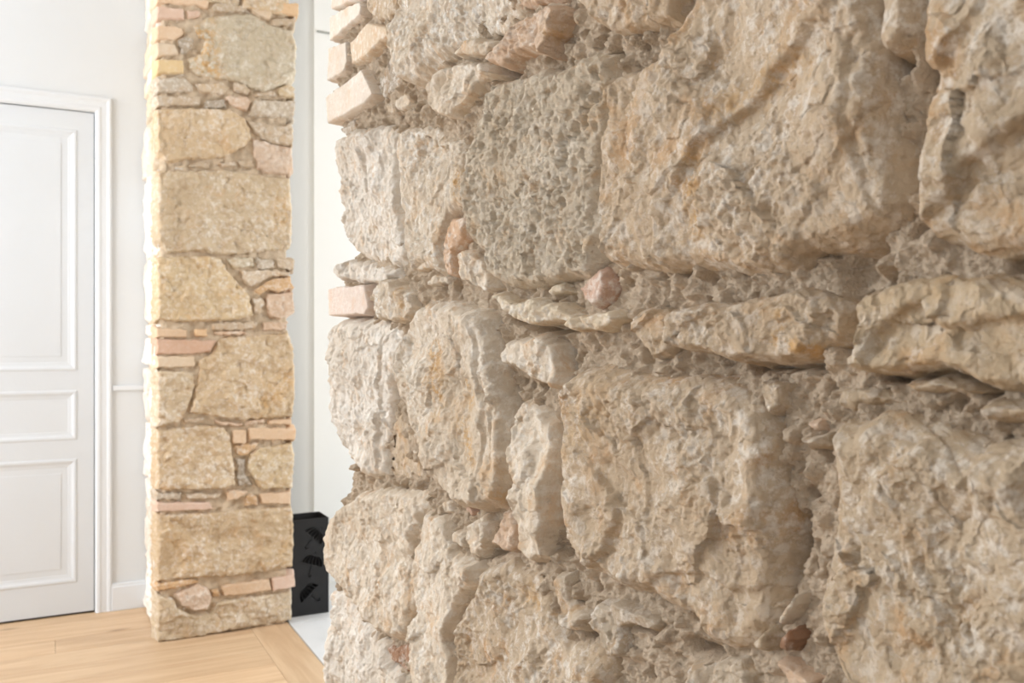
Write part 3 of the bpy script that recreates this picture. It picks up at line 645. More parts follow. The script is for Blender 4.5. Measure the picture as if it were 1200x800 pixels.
def lin(r, g, b):
    f = lambda v: ((v / 255 + 0.055) / 1.055) ** 2.4 if v > 10 else v / 255 / 12.92
    m = (r + g + b) / 3
    r, g, b = (m + (v - m) * 0.86 for v in (r, g, b))
    return (f(r), f(g), f(b), 1.0)
TINT = {
    'tan': lin(206, 184, 156), 'tan2': lin(204, 182, 154), 'tan3': lin(198, 177, 149), 'tan4': lin(212, 186, 150),
    'pale': lin(220, 204, 182), 'pale2': lin(208, 194, 168), 'white': lin(230, 220, 206), 'cream': lin(226, 208, 180),
    'grey': lin(178, 163, 144), 'grey2': lin(200, 183, 160), 'olive': lin(203, 181, 150), 'olive2': lin(210, 188, 156),
    'pit': lin(222, 206, 182), 'lit_white': lin(238, 233, 226), 'brickpale2': lin(230, 212, 200), 'peach': lin(222, 192, 164), 'orange': lin(216, 180, 148), 'orange2': lin(216, 176, 130),
    'orangepink': lin(208, 172, 150), 'brown': lin(168, 128, 100), 'yellowtan': lin(214, 189, 150), 'pinkpale': lin(218, 192, 168),
    'brickpale': lin(230, 216, 200), 'bricktan': lin(222, 199, 170), 'brickpink': lin(222, 190, 168),
    'brickpeach': lin(228, 196, 162), 'brickyellow': lin(226, 196, 146), 'brickorange': lin(230, 192, 148), 'brickred': lin(214, 176, 150),
}

# ------------------------------------------------------------------ masonry
FULL = {'L': 1.0, 'W': 1.0, 'P': 1.0, 'O': 0.8, 'R': 0.75, 'B': 0.25}
def stone_relief(u, v, kind, seed, fine):
    wx = u + 0.006 * perlin(u * 45, v * 45, 91) + 0.0022 * perlin(u * 160, v * 160, 92)
    wy = v + 0.006 * perlin(u * 45, v * 45, 93) + 0.0022 * perlin(u * 160, v * 160, 94)
    if kind == 'B':
        h = 0.0007 * fbm(u, v, 70, 4, seed) + 0.003 * perlin(u * 14, v * 14, seed + 5)
        if fine: h += facets(wx, wy, 0.012, 0.06, 0.0003, seed + 7)
        return h
    h = 0.010 * perlin(u * 9, v * 9, seed + 3)
    big = 1.0 if kind in 'LW' else 0.4
    h += big * (facets(wx, wy, 0.060, 0.09, 0.003, seed + 11) + 0.013 * chipped(wx, wy, 0.055, seed + 13))
    h += facets(wx, wy, 0.024, 0.08, 0.0016, seed + 21) + 0.0062 * chipped(wx, wy, 0.021, seed + 23)
    if fine:
        rough = 0.35 + 1.1 * sstep(-0.25, 0.5, perlin(u * 16, v * 16, seed + 41))
        h += (0.5 + 0.5 * rough) * 0.0034 * chipped(wx, wy, 0.0085, seed + 31)
        h += rough * 0.0023 * chipped(wx, wy, 0.0042, seed + 33) + 0.0009 * chipped(wx, wy, 0.0019, seed + 34)
        h += rough * facets(wx, wy, 0.0095, 0.08, 0.0010, seed + 35)
        h += rough * 0.0016 * fbm(u, v, 90, 5, seed + 51, 0.68, True)
        if kind == 'W':
            h += 0.0013 * fbm(u, v * 0.5, 130, 4, seed + 61, 0.7)
    else:
        h += 0.003 * fbm(u, v, 30, 4, seed + 51, 0.6, True)
    if kind == 'P':
        h *= 0.75
        dens = 0.55 + 0.75 * perlin(u * 24, v * 24, seed + 71)
        px = u + 0.0016 * fbm(u, v, 190, 2, seed + 73); py = v + 0.0016 * fbm(u, v, 190, 2, seed + 75)
        for cell, dep in ((0.012, 0.0065), (0.0068, 0.0048), (0.004, 0.0024)):
            f1, f2, _, _, i, j = cells(px, py * 0.75, cell, seed + 81)
            r = 0.22 + 0.38 * hsh(i, j, seed + 83)
            h -= dep * dens.clip(0.1) * sstep(r, r * 0.4, f1) * (hsh(i, j, seed + 85) > 0.25)
        h += 0.003 * fbm(u, v * 0.7, 100, 5, seed + 91, 0.62, True)
    return h

def extra_relief(u, v, feats):
    h = np.zeros_like(u)
    u0, u1, v0, v1 = u.min(), u.max(), v.min(), v.max()
    for kind, amp, w, pts in feats:
        xs = [p[0] for p in pts]; ys = [p[1] for p in pts]
        if max(xs) < u0 - 3 * w or min(xs) > u1 + 3 * w or max(ys) < v0 - 3 * w or min(ys) > v1 + 3 * w: continue
        d, side = polyline(u + 0.003 * perlin(u * 60, v * 60, 5), v + 0.003 * perlin(u * 60, v * 60, 6), pts)
        if kind == 'step':
            h += amp * np.tanh(side / 0.0016) * np.exp(-(d / w) ** 1.3) * 0.6
        elif kind == 'groove':
            h += amp * np.exp(-(d / w) ** 2)
        else:
            h += amp * np.exp(-(d / w) ** 2)
    return h

def build_stone(row, U, V, place, base, seed, fine, parent, mats, feats=(), stains=(), flip=False, name=None):
    """one stone: its face and its rounded flanks, as a relief over the masonry face"""
    kind, proud, rad, tint, poly = row
    proud /= 1000.0; rad *= 0.75 / 1000.0
    m = 0.009 if fine else 0.012
    xs = [p[0] for p in poly]; ys = [p[1] for p in poly]
    inb = (U > min(xs) - 2 * m) & (U < max(xs) + 2 * m) & (V > min(ys) - 2 * m) & (V < max(ys) + 2 * m)
    jj, ii = np.where(inb)
    if len(jj) < 4: return None
    sl = np.s_[max(jj.min() - 1, 0):jj.max() + 2, max(ii.min() - 1, 0):ii.max() + 2]
    u, v = U[sl], V[sl]
    wob = ((0.0016 if fine else 0.003) if kind == 'B' else 0.004)
    if fine: wob *= min(max((sum(xs) / len(xs) - CAM[1]) / 1.0, 0.35), 1.0)
    s = sdf(u + wob * perlin(u * 38, v * 38, seed + 1), v + wob * perlin(u * 38, v * 38, seed + 2), poly)
    s = s + wob * (0.7 if kind != 'B' else 0.4) * fbm(u, v, 60, 2, seed + 4, 0.5)
    keep = s > -m
    if not keep.any(): return None
    e = np.clip(s / rad, 0, 1)
    prof = np.sqrt(np.clip(1 - (1 - e) ** 2, 0, 1)) * 0.75 + 0.25 * sstep(0, 1, e)
    h = -base + (base + proud) * prof
    full = FULL[kind] * (0.25 + 0.75 * sstep(0, rad * 1.2, s))
    h = h + full * stone_relief(u, v, kind, seed, fine)
    rs = random.Random(seed)
    cu, cv = sum(xs) / len(xs), sum(ys) / len(ys)
    h = h + prof * (rs.uniform(-.05, .05) * (u - cu) + rs.uniform(-.05, .05) * (v - cv))
    if feats: h = h + prof * extra_relief(u, v, feats)
    h = np.where(s < 0, h + s * 4.5, h)
    if kind == 'B': la, lf = 0.0005, 120
    elif fine: la, lf = 0.0008, 110
    else: la, lf = 0.003, 45
    qx, qy = u + 1.9 * h, v + 1.3 * h
    lu = la * fbm(qx, qy, lf, 3, seed + 6, 0.6); lv = la * fbm(qx, qy, lf, 3, seed + 9, 0.6)
    st = np.zeros_like(u)
    for amp, w, pts in stains:
        d, _ = polyline(u, v, pts)
        st = np.maximum(st, amp * np.exp(-(d / w) ** 2))
    q = keep[:-1, :-1] | keep[1:, :-1] | keep[:-1, 1:] | keep[1:, 1:]
    nj, ni = u.shape
    idx = np.arange(nj * ni).reshape(nj, ni)
    a, b, c, d = idx[:-1, :-1][q], idx[:-1, 1:][q], idx[1:, 1:][q], idx[1:, :-1][q]
    quads = np.stack((a, d, c, b) if flip else (a, b, c, d), 1)
    used, inv = np.unique(quads, return_inverse=True)
    co = place((u + lu).ravel()[used], (v + lv).ravel()[used], h.ravel()[used])
    o = mesh_np(name or ('brick' if kind == 'B' else 'stone'), co, inv.reshape(quads.shape),
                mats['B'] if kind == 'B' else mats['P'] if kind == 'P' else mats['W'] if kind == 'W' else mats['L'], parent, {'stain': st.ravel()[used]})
    t = TINT[tint]; k = rs.uniform(0.96, 1.04)
    o.color = (t[0] * k, t[1] * k, t[2] * k, 1)
    return o

WALL_STONES = [(k, p, r, t, [(a / 1000, b / 1000) for a, b in poly]) for k, p, r, t, poly in WALL_STONES]
WALL_RELIEF = [(k, a / 1000, w / 1000, [(x / 1000, y / 1000) for x, y in pts]) for k, a, w, pts in WALL_RELIEF]
WALL_CRACKS = [(a / 1000, w / 1000, [(x / 1000, y / 1000) for x, y in pts]) for a, w, pts in WALL_CRACKS]
WALL_STAINS = [(a, w / 1000, [(x / 1000, y / 1000) for x, y in pts]) for a, w, pts in WALL_STAINS]
PILLAR_STONES = [(k, p, r, t, [(a / 1000, b / 1000) for a, b in poly]) for k, p, r, t, poly in PILLAR_STONES]
PILLAR_STAINS = [(a, w / 1000, [(x / 1000, y / 1000) for x, y in pts]) for a, w, pts in PILLAR_STAINS]
CEILING = 3.05

# ---- the long rubble wall: face on the plane X = 0, seen from -X; relief is finest where one stands closest to it
wall_right = empty('wall_right', (0.26, -2.43, 0), 'thick rubble stone wall of pale limestone blocks and brick filling the foreground', 'wall', 'structure')
INV = wall_right.location.copy()
def wparent(o): 
    return o
def place_wall(u, v, h):
    return np.stack((-h - INV.x, u - INV.y, v - INV.z), 1)

def wall_grid():
    ys = [-3.56]
    while ys[-1] < -2.395:
        dist = math.hypot(0.376, ys[-1] - CAM[1])
        ys.append(ys[-1] + min(max(dist * dist / 0.376 / 1040 * 1.2, 0.0005), 0.0015))
    ys = np.array(ys)
    spread = 0.4617 * 0.376 + 0.887 * (ys - CAM[1])
    t = np.arange(-0.452, 0.452, 1.25 / 1040)
    return np.broadcast_to(ys[None, :], (len(t), len(ys))).copy(), CAM[2] + t[:, None] * spread[None, :]
GU, GV = wall_grid()
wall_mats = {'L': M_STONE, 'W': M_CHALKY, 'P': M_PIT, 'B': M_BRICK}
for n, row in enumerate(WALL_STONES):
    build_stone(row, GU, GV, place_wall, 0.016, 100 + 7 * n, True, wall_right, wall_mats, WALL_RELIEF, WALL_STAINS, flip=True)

def wall_mortar():
    u, v = GU, GV
    cover = np.full(u.shape, -1.0)
    for kind, p, r, t, poly in WALL_STONES:
        xs = [q[0] for q in poly]; ys = [q[1] for q in poly]
        jj, ii = np.where((u > min(xs)) & (u < max(xs)) & (v > min(ys)) & (v < max(ys)))
        if len(jj) == 0: continue
        sl = np.s_[jj.min():jj.max() + 1, ii.min():ii.max() + 1]
        cover[sl] = np.maximum(cover[sl], sdf(u[sl], v[sl], poly))
    h = -0.0105 + 0.0045 * perlin(u * 18, v * 18, 3) + 0.0036 * fbm(u, v, 60, 6, 13, 0.66) + 0.0026 * chipped(u, v, 0.013, 17) + 0.0022 * chipped(u, v, 0.005, 19)
    f1, f2, _, _, i, j = cells(u + .003 * perlin(u * 90, v * 90, 41), v + .003 * perlin(u * 90, v * 90, 42), 0.017, 31)
    peb = hsh(i, j, 35)
    h += 0.007 * np.where(peb > 0.5, sstep(0.5, 0.15, f1), 0)
    f1, f2, _, _, i, j = cells(u, v, 0.006, 51)
    h += 0.002 * np.where(hsh(i, j, 55) > 0.5, sstep(0.5, 0.1, f1), 0)
    h += facets(u, v, 0.02, 0.12, 0.003, 61)
    f1, f2, _, _, i, j = cells(u + .002 * perlin(u * 120, v * 120, 43), v + .002 * perlin(u * 120, v * 120, 44), 0.016, 65)
    h -= 0.010 * np.where(hsh(i, j, 67) > 0.72, sstep(0.34, 0.12, f1), 0)
    for dep, w, pts in WALL_CRACKS:
        d, _ = polyline(u + 0.0025 * perlin(u * 70, v * 70, 75), v + 0.0025 * perlin(u * 70, v * 70, 76), pts)
        h += 1.6 * dep * np.exp(-(d / w) ** 2)
    zs = np.array([e[0] for e in WALL_END]) / 1000; es = np.array([e[1] for e in WALL_END]) / 1000
    end = np.interp(v, zs, es)
    over = np.clip(u - (end - 0.022), 0, None)
    h -= over * over * 60
    keep = (cover < 0.012) & (u < end + 0.012)
    q = keep[:-1, :-1] | keep[1:, :-1] | keep[:-1, 1:] | keep[1:, 1:]
    nj, ni = u.shape
    idx = np.arange(nj * ni).reshape(nj, ni)
    quads = np.stack((idx[:-1, :-1][q], idx[1:, :-1][q], idx[1:, 1:][q], idx[:-1, 1:][q]), 1)
    used, inv = np.unique(quads, return_inverse=True)
    co = place_wall(u.ravel()[used], v.ravel()[used], h.ravel()[used])
    mesh_np('mortar', co, inv.reshape(quads.shape), M_MORTAR, wall_right)
wall_mortar()

def in_view(u, v, lim):
    return u > -3.6 and abs((v - CAM[2]) / (0.4617 * 0.376 + 0.887 * (u - CAM[1]))) < lim

def wall_rest():
    """the same masonry above, below and behind, coarser"""
    box('core', 0.06 - INV.x, 0.52 - INV.x, -7.0 - INV.y, -2.45 - INV.y, 0, CEILING, M_MORTAR, wall_right)
    ys = np.arange(-6.98, -2.42, 0.016); zs = np.arange(0.0, CEILING + 0.01, 0.016)
    u, v = np.meshgrid(ys, zs)
    h = -0.017 + 0.008 * fbm(u, v, 14, 4, 5, 0.65)
    h = np.where(u > -2.47, h - 0.03, h)
    keep = ~((u > -3.5) & (np.abs((v - CAM[2]) / (0.4617 * 0.376 + 0.887 * (u - CAM[1]).clip(0.05))) < 0.42))
    q = keep[:-1, :-1] | keep[1:, :-1] | keep[:-1, 1:] | keep[1:, 1:]
    idx = np.arange(u.size).reshape(u.shape)
    quads = np.stack((idx[:-1, :-1][q], idx[1:, :-1][q], idx[1:, 1:][q], idx[:-1, 1:][q]), 1)
    mesh_np('mortar', place_wall(u.ravel(), v.ravel(), h.ravel()), quads, M_MORTAR, wall_right)
    rng = random.Random(4)
    z = 0.0; n = 0
    uu, vv = np.meshgrid(np.arange(-5.2, -2.42, 0.009), np.arange(0.0, CEILING, 0.009))
    while z < CEILING - 0.06:
        hh = min(rng.uniform(0.11, 0.26), CEILING - z)
        y = -5.2
        while y < -2.47:
            w = min(rng.uniform(0.12, 0.34), -2.44 - y)
            if -2.44 - (y + w) < 0.08: w = -2.44 - y
            a, b, c, d = y + .006, y + w - .006, z + .006, z + hh - .006
            todo = [(a, b, c, d)]
            while todo:
                a, b, c, d = todo.pop()
                if any(in_view(p, q2, 0.437) for p in (a, (a + b) / 2, b) for q2 in (c, (c + d) / 2, d)):
                    if b - a > 0.09: todo += [(a, (a + b) / 2 - .003, c, d), ((a + b) / 2 + .003, b, c, d)]
                    elif d - c > 0.08: todo += [(a, b, c, (c + d) / 2 - .003), (a, b, (c + d) / 2 + .003, d)]
                    continue
                j = lambda k: rng.uniform(0, k)
                k = min(b - a, d - c) * 0.22
                poly = [(a + j(k), c + j(.01)), ((a + b) / 2, c + j(.012)), (b - j(k), c + j(.01)), (b - j(.012), (c + d) / 2),
                        (b - j(k), d - j(.01)), ((a + b) / 2, d - j(.012)), (a + j(k), d - j(.01)), (a + j(.012), (c + d) / 2)]
                build_stone(('L', 5, min(22, 220 * min(b - a, d - c)), rng.choice(['tan', 'tan2', 'pale', 'tan3', 'grey2']), poly), uu, vv, place_wall, 0.02,
                            3000 + n * 3, False, wall_right, wall_mats, flip=True)
                n += 1
            y += w
        z += hh
wall_rest()

# ---- the stone pillar (stub of the same wall across the opening): front on Y = 0, left side on X = 0
pillar = empty('stone_pillar', (0.26, 0.26, 0), 'tall pillar of tan limestone blocks and thin bricks beside the white door', 'pillar')
PO = pillar.location.copy()
def place_front(u, v, h): return np.stack((u - PO.x, -h - PO.y, v), 1)
def place_side(u, v, h): return np.stack((-h - PO.x, u - PO.y, v), 1)
far_mats = {'L': M_STONE_FAR, 'W': M_STONE_FAR, 'P': M_STONE_FAR, 'B': M_BRICK_FAR}
fu, fv = np.meshgrid(np.arange(-0.03, 0.56, 0.0036), np.arange(0.0, CEILING, 0.0036))
for n, row in enumerate(PILLAR_STONES):
    build_stone(row, fu, fv, place_front, 0.016, 5000 + 7 * n, False, pillar, far_mats, (), PILLAR_STAINS, flip=False)
# courses above the frame, and the left side
rng = random.Random(11)
z = 2.545; n = 0
while z < CEILING - 0.03:
    hh = min(rng.choice([0.06, 0.062, 0.16, 0.2]), CEILING - z)
    x = 0.0
    while x < 0.5:
        w = min(rng.uniform(0.1, 0.24) if hh < 0.1 else rng.uniform(0.2, 0.34), 0.52 - x)
        if 0.52 - (x + w) < 0.07: w = 0.52 - x
        a, b, c, d = x + .003, x + w - .005, z + .003, z + hh - .005
        build_stone(('B' if hh < 0.1 else 'L', 4, 4 if hh < .1 else 12, rng.choice(['bricktan', 'brickpeach', 'brickpink'] if hh < .1 else ['tan4', 'olive2']),
                     [(a, c), (b, c), (b, d), (a, d)]), fu, fv, place_front, 0.016, 7000 + n, False, pillar, far_mats, flip=False)
        n += 1; x += w
    z += hh
su, sv = np.meshgrid(np.arange(-0.02, 0.56, 0.006), np.arange(0.0, CEILING, 0.005))
courses = [0.0, 0.18, 0.245, 0.505, 0.585, 0.835, 1.075, 1.2, 1.26, 1.53, 1.88, 2.12, 2.25, 2.33, 2.40, 2.47, 2.54, 2.7, 2.86, 3.05]
for k, (c, d) in enumerate(zip(courses[:-1], courses[1:])):
    cut = rng.uniform(0.2, 0.36)
    for a, b in ((0.030, cut), (cut, 0.525)):
        kind = 'B' if d - c < 0.09 else 'W'
        j = lambda: rng.uniform(0.002, 0.012)
        poly = [(a, c + j()), ((a + b) / 2, c + j()), (b - j(), c + j()), (b - j(), (c + d) / 2), (b - j(), d - j()), ((a + b) / 2, d - j()), (a, d - j()), (a + j() * .3, (c + d) / 2)]
        build_stone((kind, rng.uniform(-3, 6), 8, rng.choice(['lit_white', 'white', 'lit_white'] if d < 1.9 else ['white', 'pale', 'cream']), poly), su, sv, place_side, 0.016, 8000 + 5 * k, False, pillar, far_mats, flip=True)  # window light on this side is put into the paler tints, whitest low down
def far_mortar():
    for (uu, vv, pl, fl, s) in ((fu[::2, ::2], fv[::2, ::2], place_front, False, 0), (su, sv, place_side, True, 9)):
        lo, hi = (0.016, 0.505) if s == 0 else (0.016, 0.53)
        h = -0.013 + 0.008 * fbm(uu, vv, 22, 4, 77 + s, 0.6) + facets(uu, vv, 0.03, 0.25, 0.005, 33 + s)
        h = np.where((uu < lo) | (uu > hi), h - 0.02, h)
        keep = (uu > lo - 0.012) & (uu < hi + 0.012)
        q = keep[:-1, :-1] & keep[1:, 1:]
        idx = np.arange(uu.size).reshape(uu.shape)
        a, b, c, d = idx[:-1, :-1][q], idx[:-1, 1:][q], idx[1:, 1:][q], idx[1:, :-1][q]
        quads = np.stack((a, d, c, b) if fl else (a, b, c, d), 1)
        used, inv = np.unique(quads, return_inverse=True)
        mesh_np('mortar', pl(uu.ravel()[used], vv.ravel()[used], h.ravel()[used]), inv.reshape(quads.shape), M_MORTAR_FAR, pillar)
far_mortar()
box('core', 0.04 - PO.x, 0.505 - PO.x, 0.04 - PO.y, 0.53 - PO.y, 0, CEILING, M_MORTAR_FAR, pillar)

# ------------------------------------------------------------------ white room shell
def s_box(name, *a, mat=M_WALL, label=None, parent=None):
    o = box(name, *a, mat, parent)
    if parent is None:
        o['kind'] = 'structure'
        if label: o['label'] = label
    return o

YB = 0.53                                             # plane of the door wall
DX1 = -0.202                                          # right edge of the door opening (X)
DX0, DTOP = -1.04, 2.18
bm = bmesh.new()
add_box(bm, -3.0, DX0, YB, YB + 0.2, 0, CEILING)
add_box(bm, DX0, DX1, YB, YB + 0.2, DTOP, CEILING)
add_box(bm, DX1, 0.52, YB, YB + 0.2, 0, CEILING)
wall_back = tag(bm_obj('wall_back', bm, M_WALL), 'white plastered back wall around the panelled door', 'wall', 'structure')

def moulding(name, pts, prof, mat, parent):
    """profile [(out, across)] swept along an XZ polyline on the plane Y; mitred corners. pts: list of (x, z, nx, nz)"""
    bm = bmesh.new()
    rings = []
    for x, z, nx, nz, y in pts:
        rings.append([bm.verts.new((x + nx * ac, y - out, z + nz * ac)) for out, ac in prof])
    for r0, r1 in zip(rings[:-1], rings[1:]):
        for i in range(len(prof) - 1):
            bm.faces.new((r0[i], r0[i + 1], r1[i + 1], r1[i]))
    return bm_obj(name, bm, mat, parent, False)

def frame_ring(name, x0, x1, z0, z1, y, prof, mat, parent):
    """closed rectangular moulding; 'across' runs inward from the outer rectangle"""
    pts = [(x0, z0, 1, 1, y), (x1, z0, -1, 1, y), (x1, z1, -1, -1, y), (x0, z1, 1, -1, y), (x0, z0, 1, 1, y)]
    return moulding(name, pts, prof, mat, parent)

door = empty('door_1', ((DX0 + DX1) / 2, YB, 0), 'white panelled door with moulded casing left of the stone pillar', 'door', 'structure')
DO = door.location.copy()
def dbox(name, x0, x1, y0, y1, z0, z1, mat, parent, bevel=0.0):
    return box(name, x0 - DO.x, x1 - DO.x, y0 - DO.y, y1 - DO.y, z0, z1, mat, parent, bevel)
# casing: stepped profile
CW = 0.066
cas = [(0.0, 0.0), (0.010, 0.0), (0.012, 0.006), (0.011, 0.014), (0.008, 0.020), (0.008, 0.040), (0.0105, 0.048), (0.009, 0.058), (0.002, CW)]
x0, x1, z1 = DX0 - CW - DO.x, DX1 + CW - DO.x, DTOP + CW
moulding('door_casing', [(x1, 0, -1, 0, 0), (x1, z1, -1, -1, 0), (x0, z1, 1, -1, 0), (x0, 0, 1, 0, 0)], cas, M_TRIM, door)
LY = YB + 0.007                                       # front plane of the leaf (stiles and rails)
leaf = empty('door_leaf', (0, 0, 0)); leaf.parent = door
xs0, xs1 = DX0 + 0.004, DX1 - 0.004
pl0, pl1 = DX0 + 0.076, -0.272                        # outer edges of the panel mouldings
levels = [(0.010, 0.141), (0.676, 0.757), (0.971, 1.056), (2.096, DTOP - 0.004)]
bm = bmesh.new()
for a, b in levels: add_box(bm, pl0 - DO.x, pl1 - DO.x, LY - DO.y, LY + 0.035 - DO.y, a, b)
add_box(bm, xs0 - DO.x, pl0 - DO.x, LY - DO.y, LY + 0.035 - DO.y, 0.010, DTOP - 0.004)
add_box(bm, pl1 - DO.x, xs1 - DO.x, LY - DO.y, LY + 0.035 - DO.y, 0.010, DTOP - 0.004)
bm_obj('stiles_and_rails', bm, M_DOOR, leaf)
pm = [(-0.001, -0.001), (0.001, 0.0), (0.003, 0.006), (0.002, 0.014), (-0.001, 0.020), (-0.003, 0.028), (-0.0035, 0.034), (-0.006, 0.039)]
for a, b in ((0.141, 0.676), (0.757, 0.971), (1.056, 2.096)):
    frame_ring('panel_moulding', pl0 - DO.x, pl1 - DO.x, a, b, LY - DO.y, pm, M_DOOR, leaf)
    bm = bmesh.new()
    add_box(bm, pl0 + 0.03 - DO.x, pl1 - 0.03 - DO.x, LY + 0.0045 - DO.y, LY + 0.03 - DO.y, a + 0.03, b - 0.03)
    if b - a > 0.3:
        add_box(bm, pl0 + 0.062 - DO.x, pl1 - 0.062 - DO.x, LY + 0.003 - DO.y, LY + 0.008 - DO.y, a + 0.062, b - 0.062, 0.001)
    bm_obj('door_panel', bm, M_DOOR, leaf)
dbox('door_frame', DX0 + 0.001, DX1 - 0.001, YB + 0.05, YB + 0.19, 0.001, DTOP - 0.001, M_DARK, door)
bm = bmesh.new()
add_box(bm, DX0 + 0.05 - DO.x, DX0 + 0.062 - DO.x, LY - 0.045 - DO.y, LY + 0.002 - DO.y, 1.0, 1.012, 0.002)
add_box(bm, DX0 + 0.03 - DO.x, DX0 + 0.16 - DO.x, LY - 0.052 - DO.y, LY - 0.036 - DO.y, 0.998, 1.014, 0.004)
bm_obj('door_handle', bm, M_TRIM, leaf)

# chair rail, panel edge and baseboard between the casing and the pillar
bm = bmesh.new()
add_box(bm, DX1 + CW + 0.004, 0.035, YB - 0.010, YB + 0.002, 0.965, 0.987, 0.004)
tag(bm_obj('trim_1', bm, M_TRIM), 'thin white chair rail between door casing and pillar', 'trim', 'structure')
bm = bmesh.new()
add_box(bm, DX1 + CW, 0.035, YB - 0.016, YB + 0.002, 0.0, 0.105, 0.003)
add_box(bm, DX1 + CW, 0.035, YB - 0.011, YB + 0.002, 0.10, 0.118, 0.003)
tag(bm_obj('baseboard_back', bm, M_TRIM), 'white baseboard between door casing and stone pillar', 'baseboard', 'structure')
bm = bmesh.new()
add_box(bm, -3.0, DX0 - CW, YB - 0.016, YB + 0.002, 0.0, 0.118, 0.003)
tag(bm_obj('baseboard_left', bm, M_TRIM), 'white baseboard left of the door', 'baseboard', 'structure')

# hall beyond the opening: niche side, front face, picture rail
bm = bmesh.new()
add_box(bm, 0.762, 4.0, YB, YB + 3.1, 0, CEILING)
tag(bm_obj('wall_far', bm, M_HALL), 'white hall wall and door reveal seen between pillar and foreground stones', 'wall', 'structure')
bm = bmesh.new()
add_box(bm, 0.775, 3.4, YB - 0.005, YB + 0.003, 2.683, 2.692)
tag(bm_obj('trim_2', bm, paint_material('rail_shadow_grey', (0.35, 0.36, 0.34), 0.6)), 'thin picture rail high on the white hall wall, its shadow line painted grey', 'trim', 'structure')  # grey colour stands in for the thin shadow of the rail

# left room: window wall, rear wall, ceiling
def window_wall(name, x0, x1, spans, y0, y1, label):
    bm = bmesh.new()
    cuts = sorted(spans); y = y0
    for a, b, z0, z1 in cuts:
        add_box(bm, x0, x1, y, a, 0, CEILING); add_box(bm, x0, x1, a, b, 0, z0); add_box(bm, x0, x1, a, b, z1, CEILING)
        y = b
    add_box(bm, x0, x1, y, y1, 0, CEILING)
    return tag(bm_obj(name, bm, M_WALL), label, 'wall', 'structure')
wins = [(-5.35, -3.85, 0.6, 2.9), (-1.3, 0.2, 0.6, 2.9)]
window_wall('wall_left', -3.3, -3.0, wins, -7.0, YB + 0.2, 'white window wall of the living room, left of the view')
for k, (a, b, z0, z1) in enumerate(wins):
    bm = bmesh.new()
    for (c, d, e, f) in ((a, a + .05, z0, z1), (b - .05, b, z0, z1), (a, b, z0, z0 + .05), (a, b, z1 - .05, z1), ((a + b) / 2 - .03, (a + b) / 2 + .03, z0, z1)):
        add_box(bm, -3.2, -3.14, c, d, e, f)
    tag(bm_obj('window_%d' % (k + 1), bm, M_TRIM), ('near' if k == 0 else 'far') + ' white casement window in the left wall', 'window', 'structure')
window_wall('wall_hall', 3.45, 3.7, [(-1.9, -0.5, 0.7, 2.7)], -7.0, YB + 0.2, 'white wall at the far side of the hall, with an unseen opening added for light')
s_box('wall_passage', -2.2, 0.762, YB + 3.0, YB + 3.2, 0, CEILING, label='white end wall of the room behind the door')['category'] = 'wall'
window_wall('wall_back_room', -2.2, -2.0, [(1.4, 2.8, 0.7, 2.7)], YB + 0.2, YB + 3.1, 'white wall of the room behind the door, with an unseen opening added for light')
s_box('wall_rear', -3.3, 3.7, -7.2, -7.0, 0, CEILING, label='white wall behind the camera')['category'] = 'wall'
s_box('ceiling', -3.3, 4.0, -7.2, YB + 3.2, CEILING, CEILING + 0.1, mat=M_CEIL, label='plain white ceiling')['category'] = 'ceiling'

# ------------------------------------------------------------------ floors
floor = s_box('floor', -3.3, 4.0, -7.2, YB + 3.2, -0.12, -0.014, mat=M_DARK, label='light oak plank floor meeting white tiles at the wall opening')
floor['category'] = 'floor'
rng = random.Random(3)
def plank(x0, x1, y0, y1, along_x=True):
    L, W = (x1 - x0, y1 - y0) if along_x else (y1 - y0, x1 - x0)
    bm = bmesh.new()
    g = 0.0006
    add_box(bm, -L / 2 + g, L / 2 - g, -W / 2 + g, W / 2 - g, -0.014, 0.0, 0.0008)
    o = bm_obj('plank', bm, M_OAK, floor)
    o.location = ((x0 + x1) / 2, (y0 + y1) / 2, 0)
    if not along_x: o.rotation_euler = (0, 0, R90)
    return o
BX0, BX1 = 0.358, 0.512
y = YB + 0.02
while y > -4.6:
    x = BX0
    first = True
    while x > -3.0:
        L = rng.uniform(0.7, 1.9) if first else rng.uniform(1.2, 2.2)
        first = False
        plank(max(x - L, -3.0), x, y - 0.165, y)
        x -= L
    y -= 0.165
y = YB
while y > -4.6:
    L = rng.uniform(1.3, 2.0)
    plank(BX0, BX1, y - L, y, False)
    y -= L
def tile(x0, x1, y0, y1):
    bm = bmesh.new()
    add_box(bm, x0 + .001, x1 - .001, y0 + .001, y1 - .001, -0.014, 0.0005, 0.001)
    return bm_obj('tile', bm, M_TILE, floor)
x = 0.515
while x < 3.4:
    y = -0.02 + 1.2
    while y > -3.4:
        tile(x, min(x + 0.6, 3.45), y - 0.6, y)
        y -= 0.6
    x += 0.6

# ------------------------------------------------------------------ umbrella stand
SX0, SX1, SY0, SY1, SH, ST = 0.535, 0.703, 0.066, 0.216, 0.414, 0.004
stand = empty('umbrella_stand', ((SX0 + SX1) / 2, (SY0 + SY1) / 2, 0.0005), 'black metal umbrella stand with umbrella shaped cutouts beside the pillar', 'umbrella stand')
TO = stand.location.copy()
SWD, SDP = SX1 - SX0, SY1 - SY0

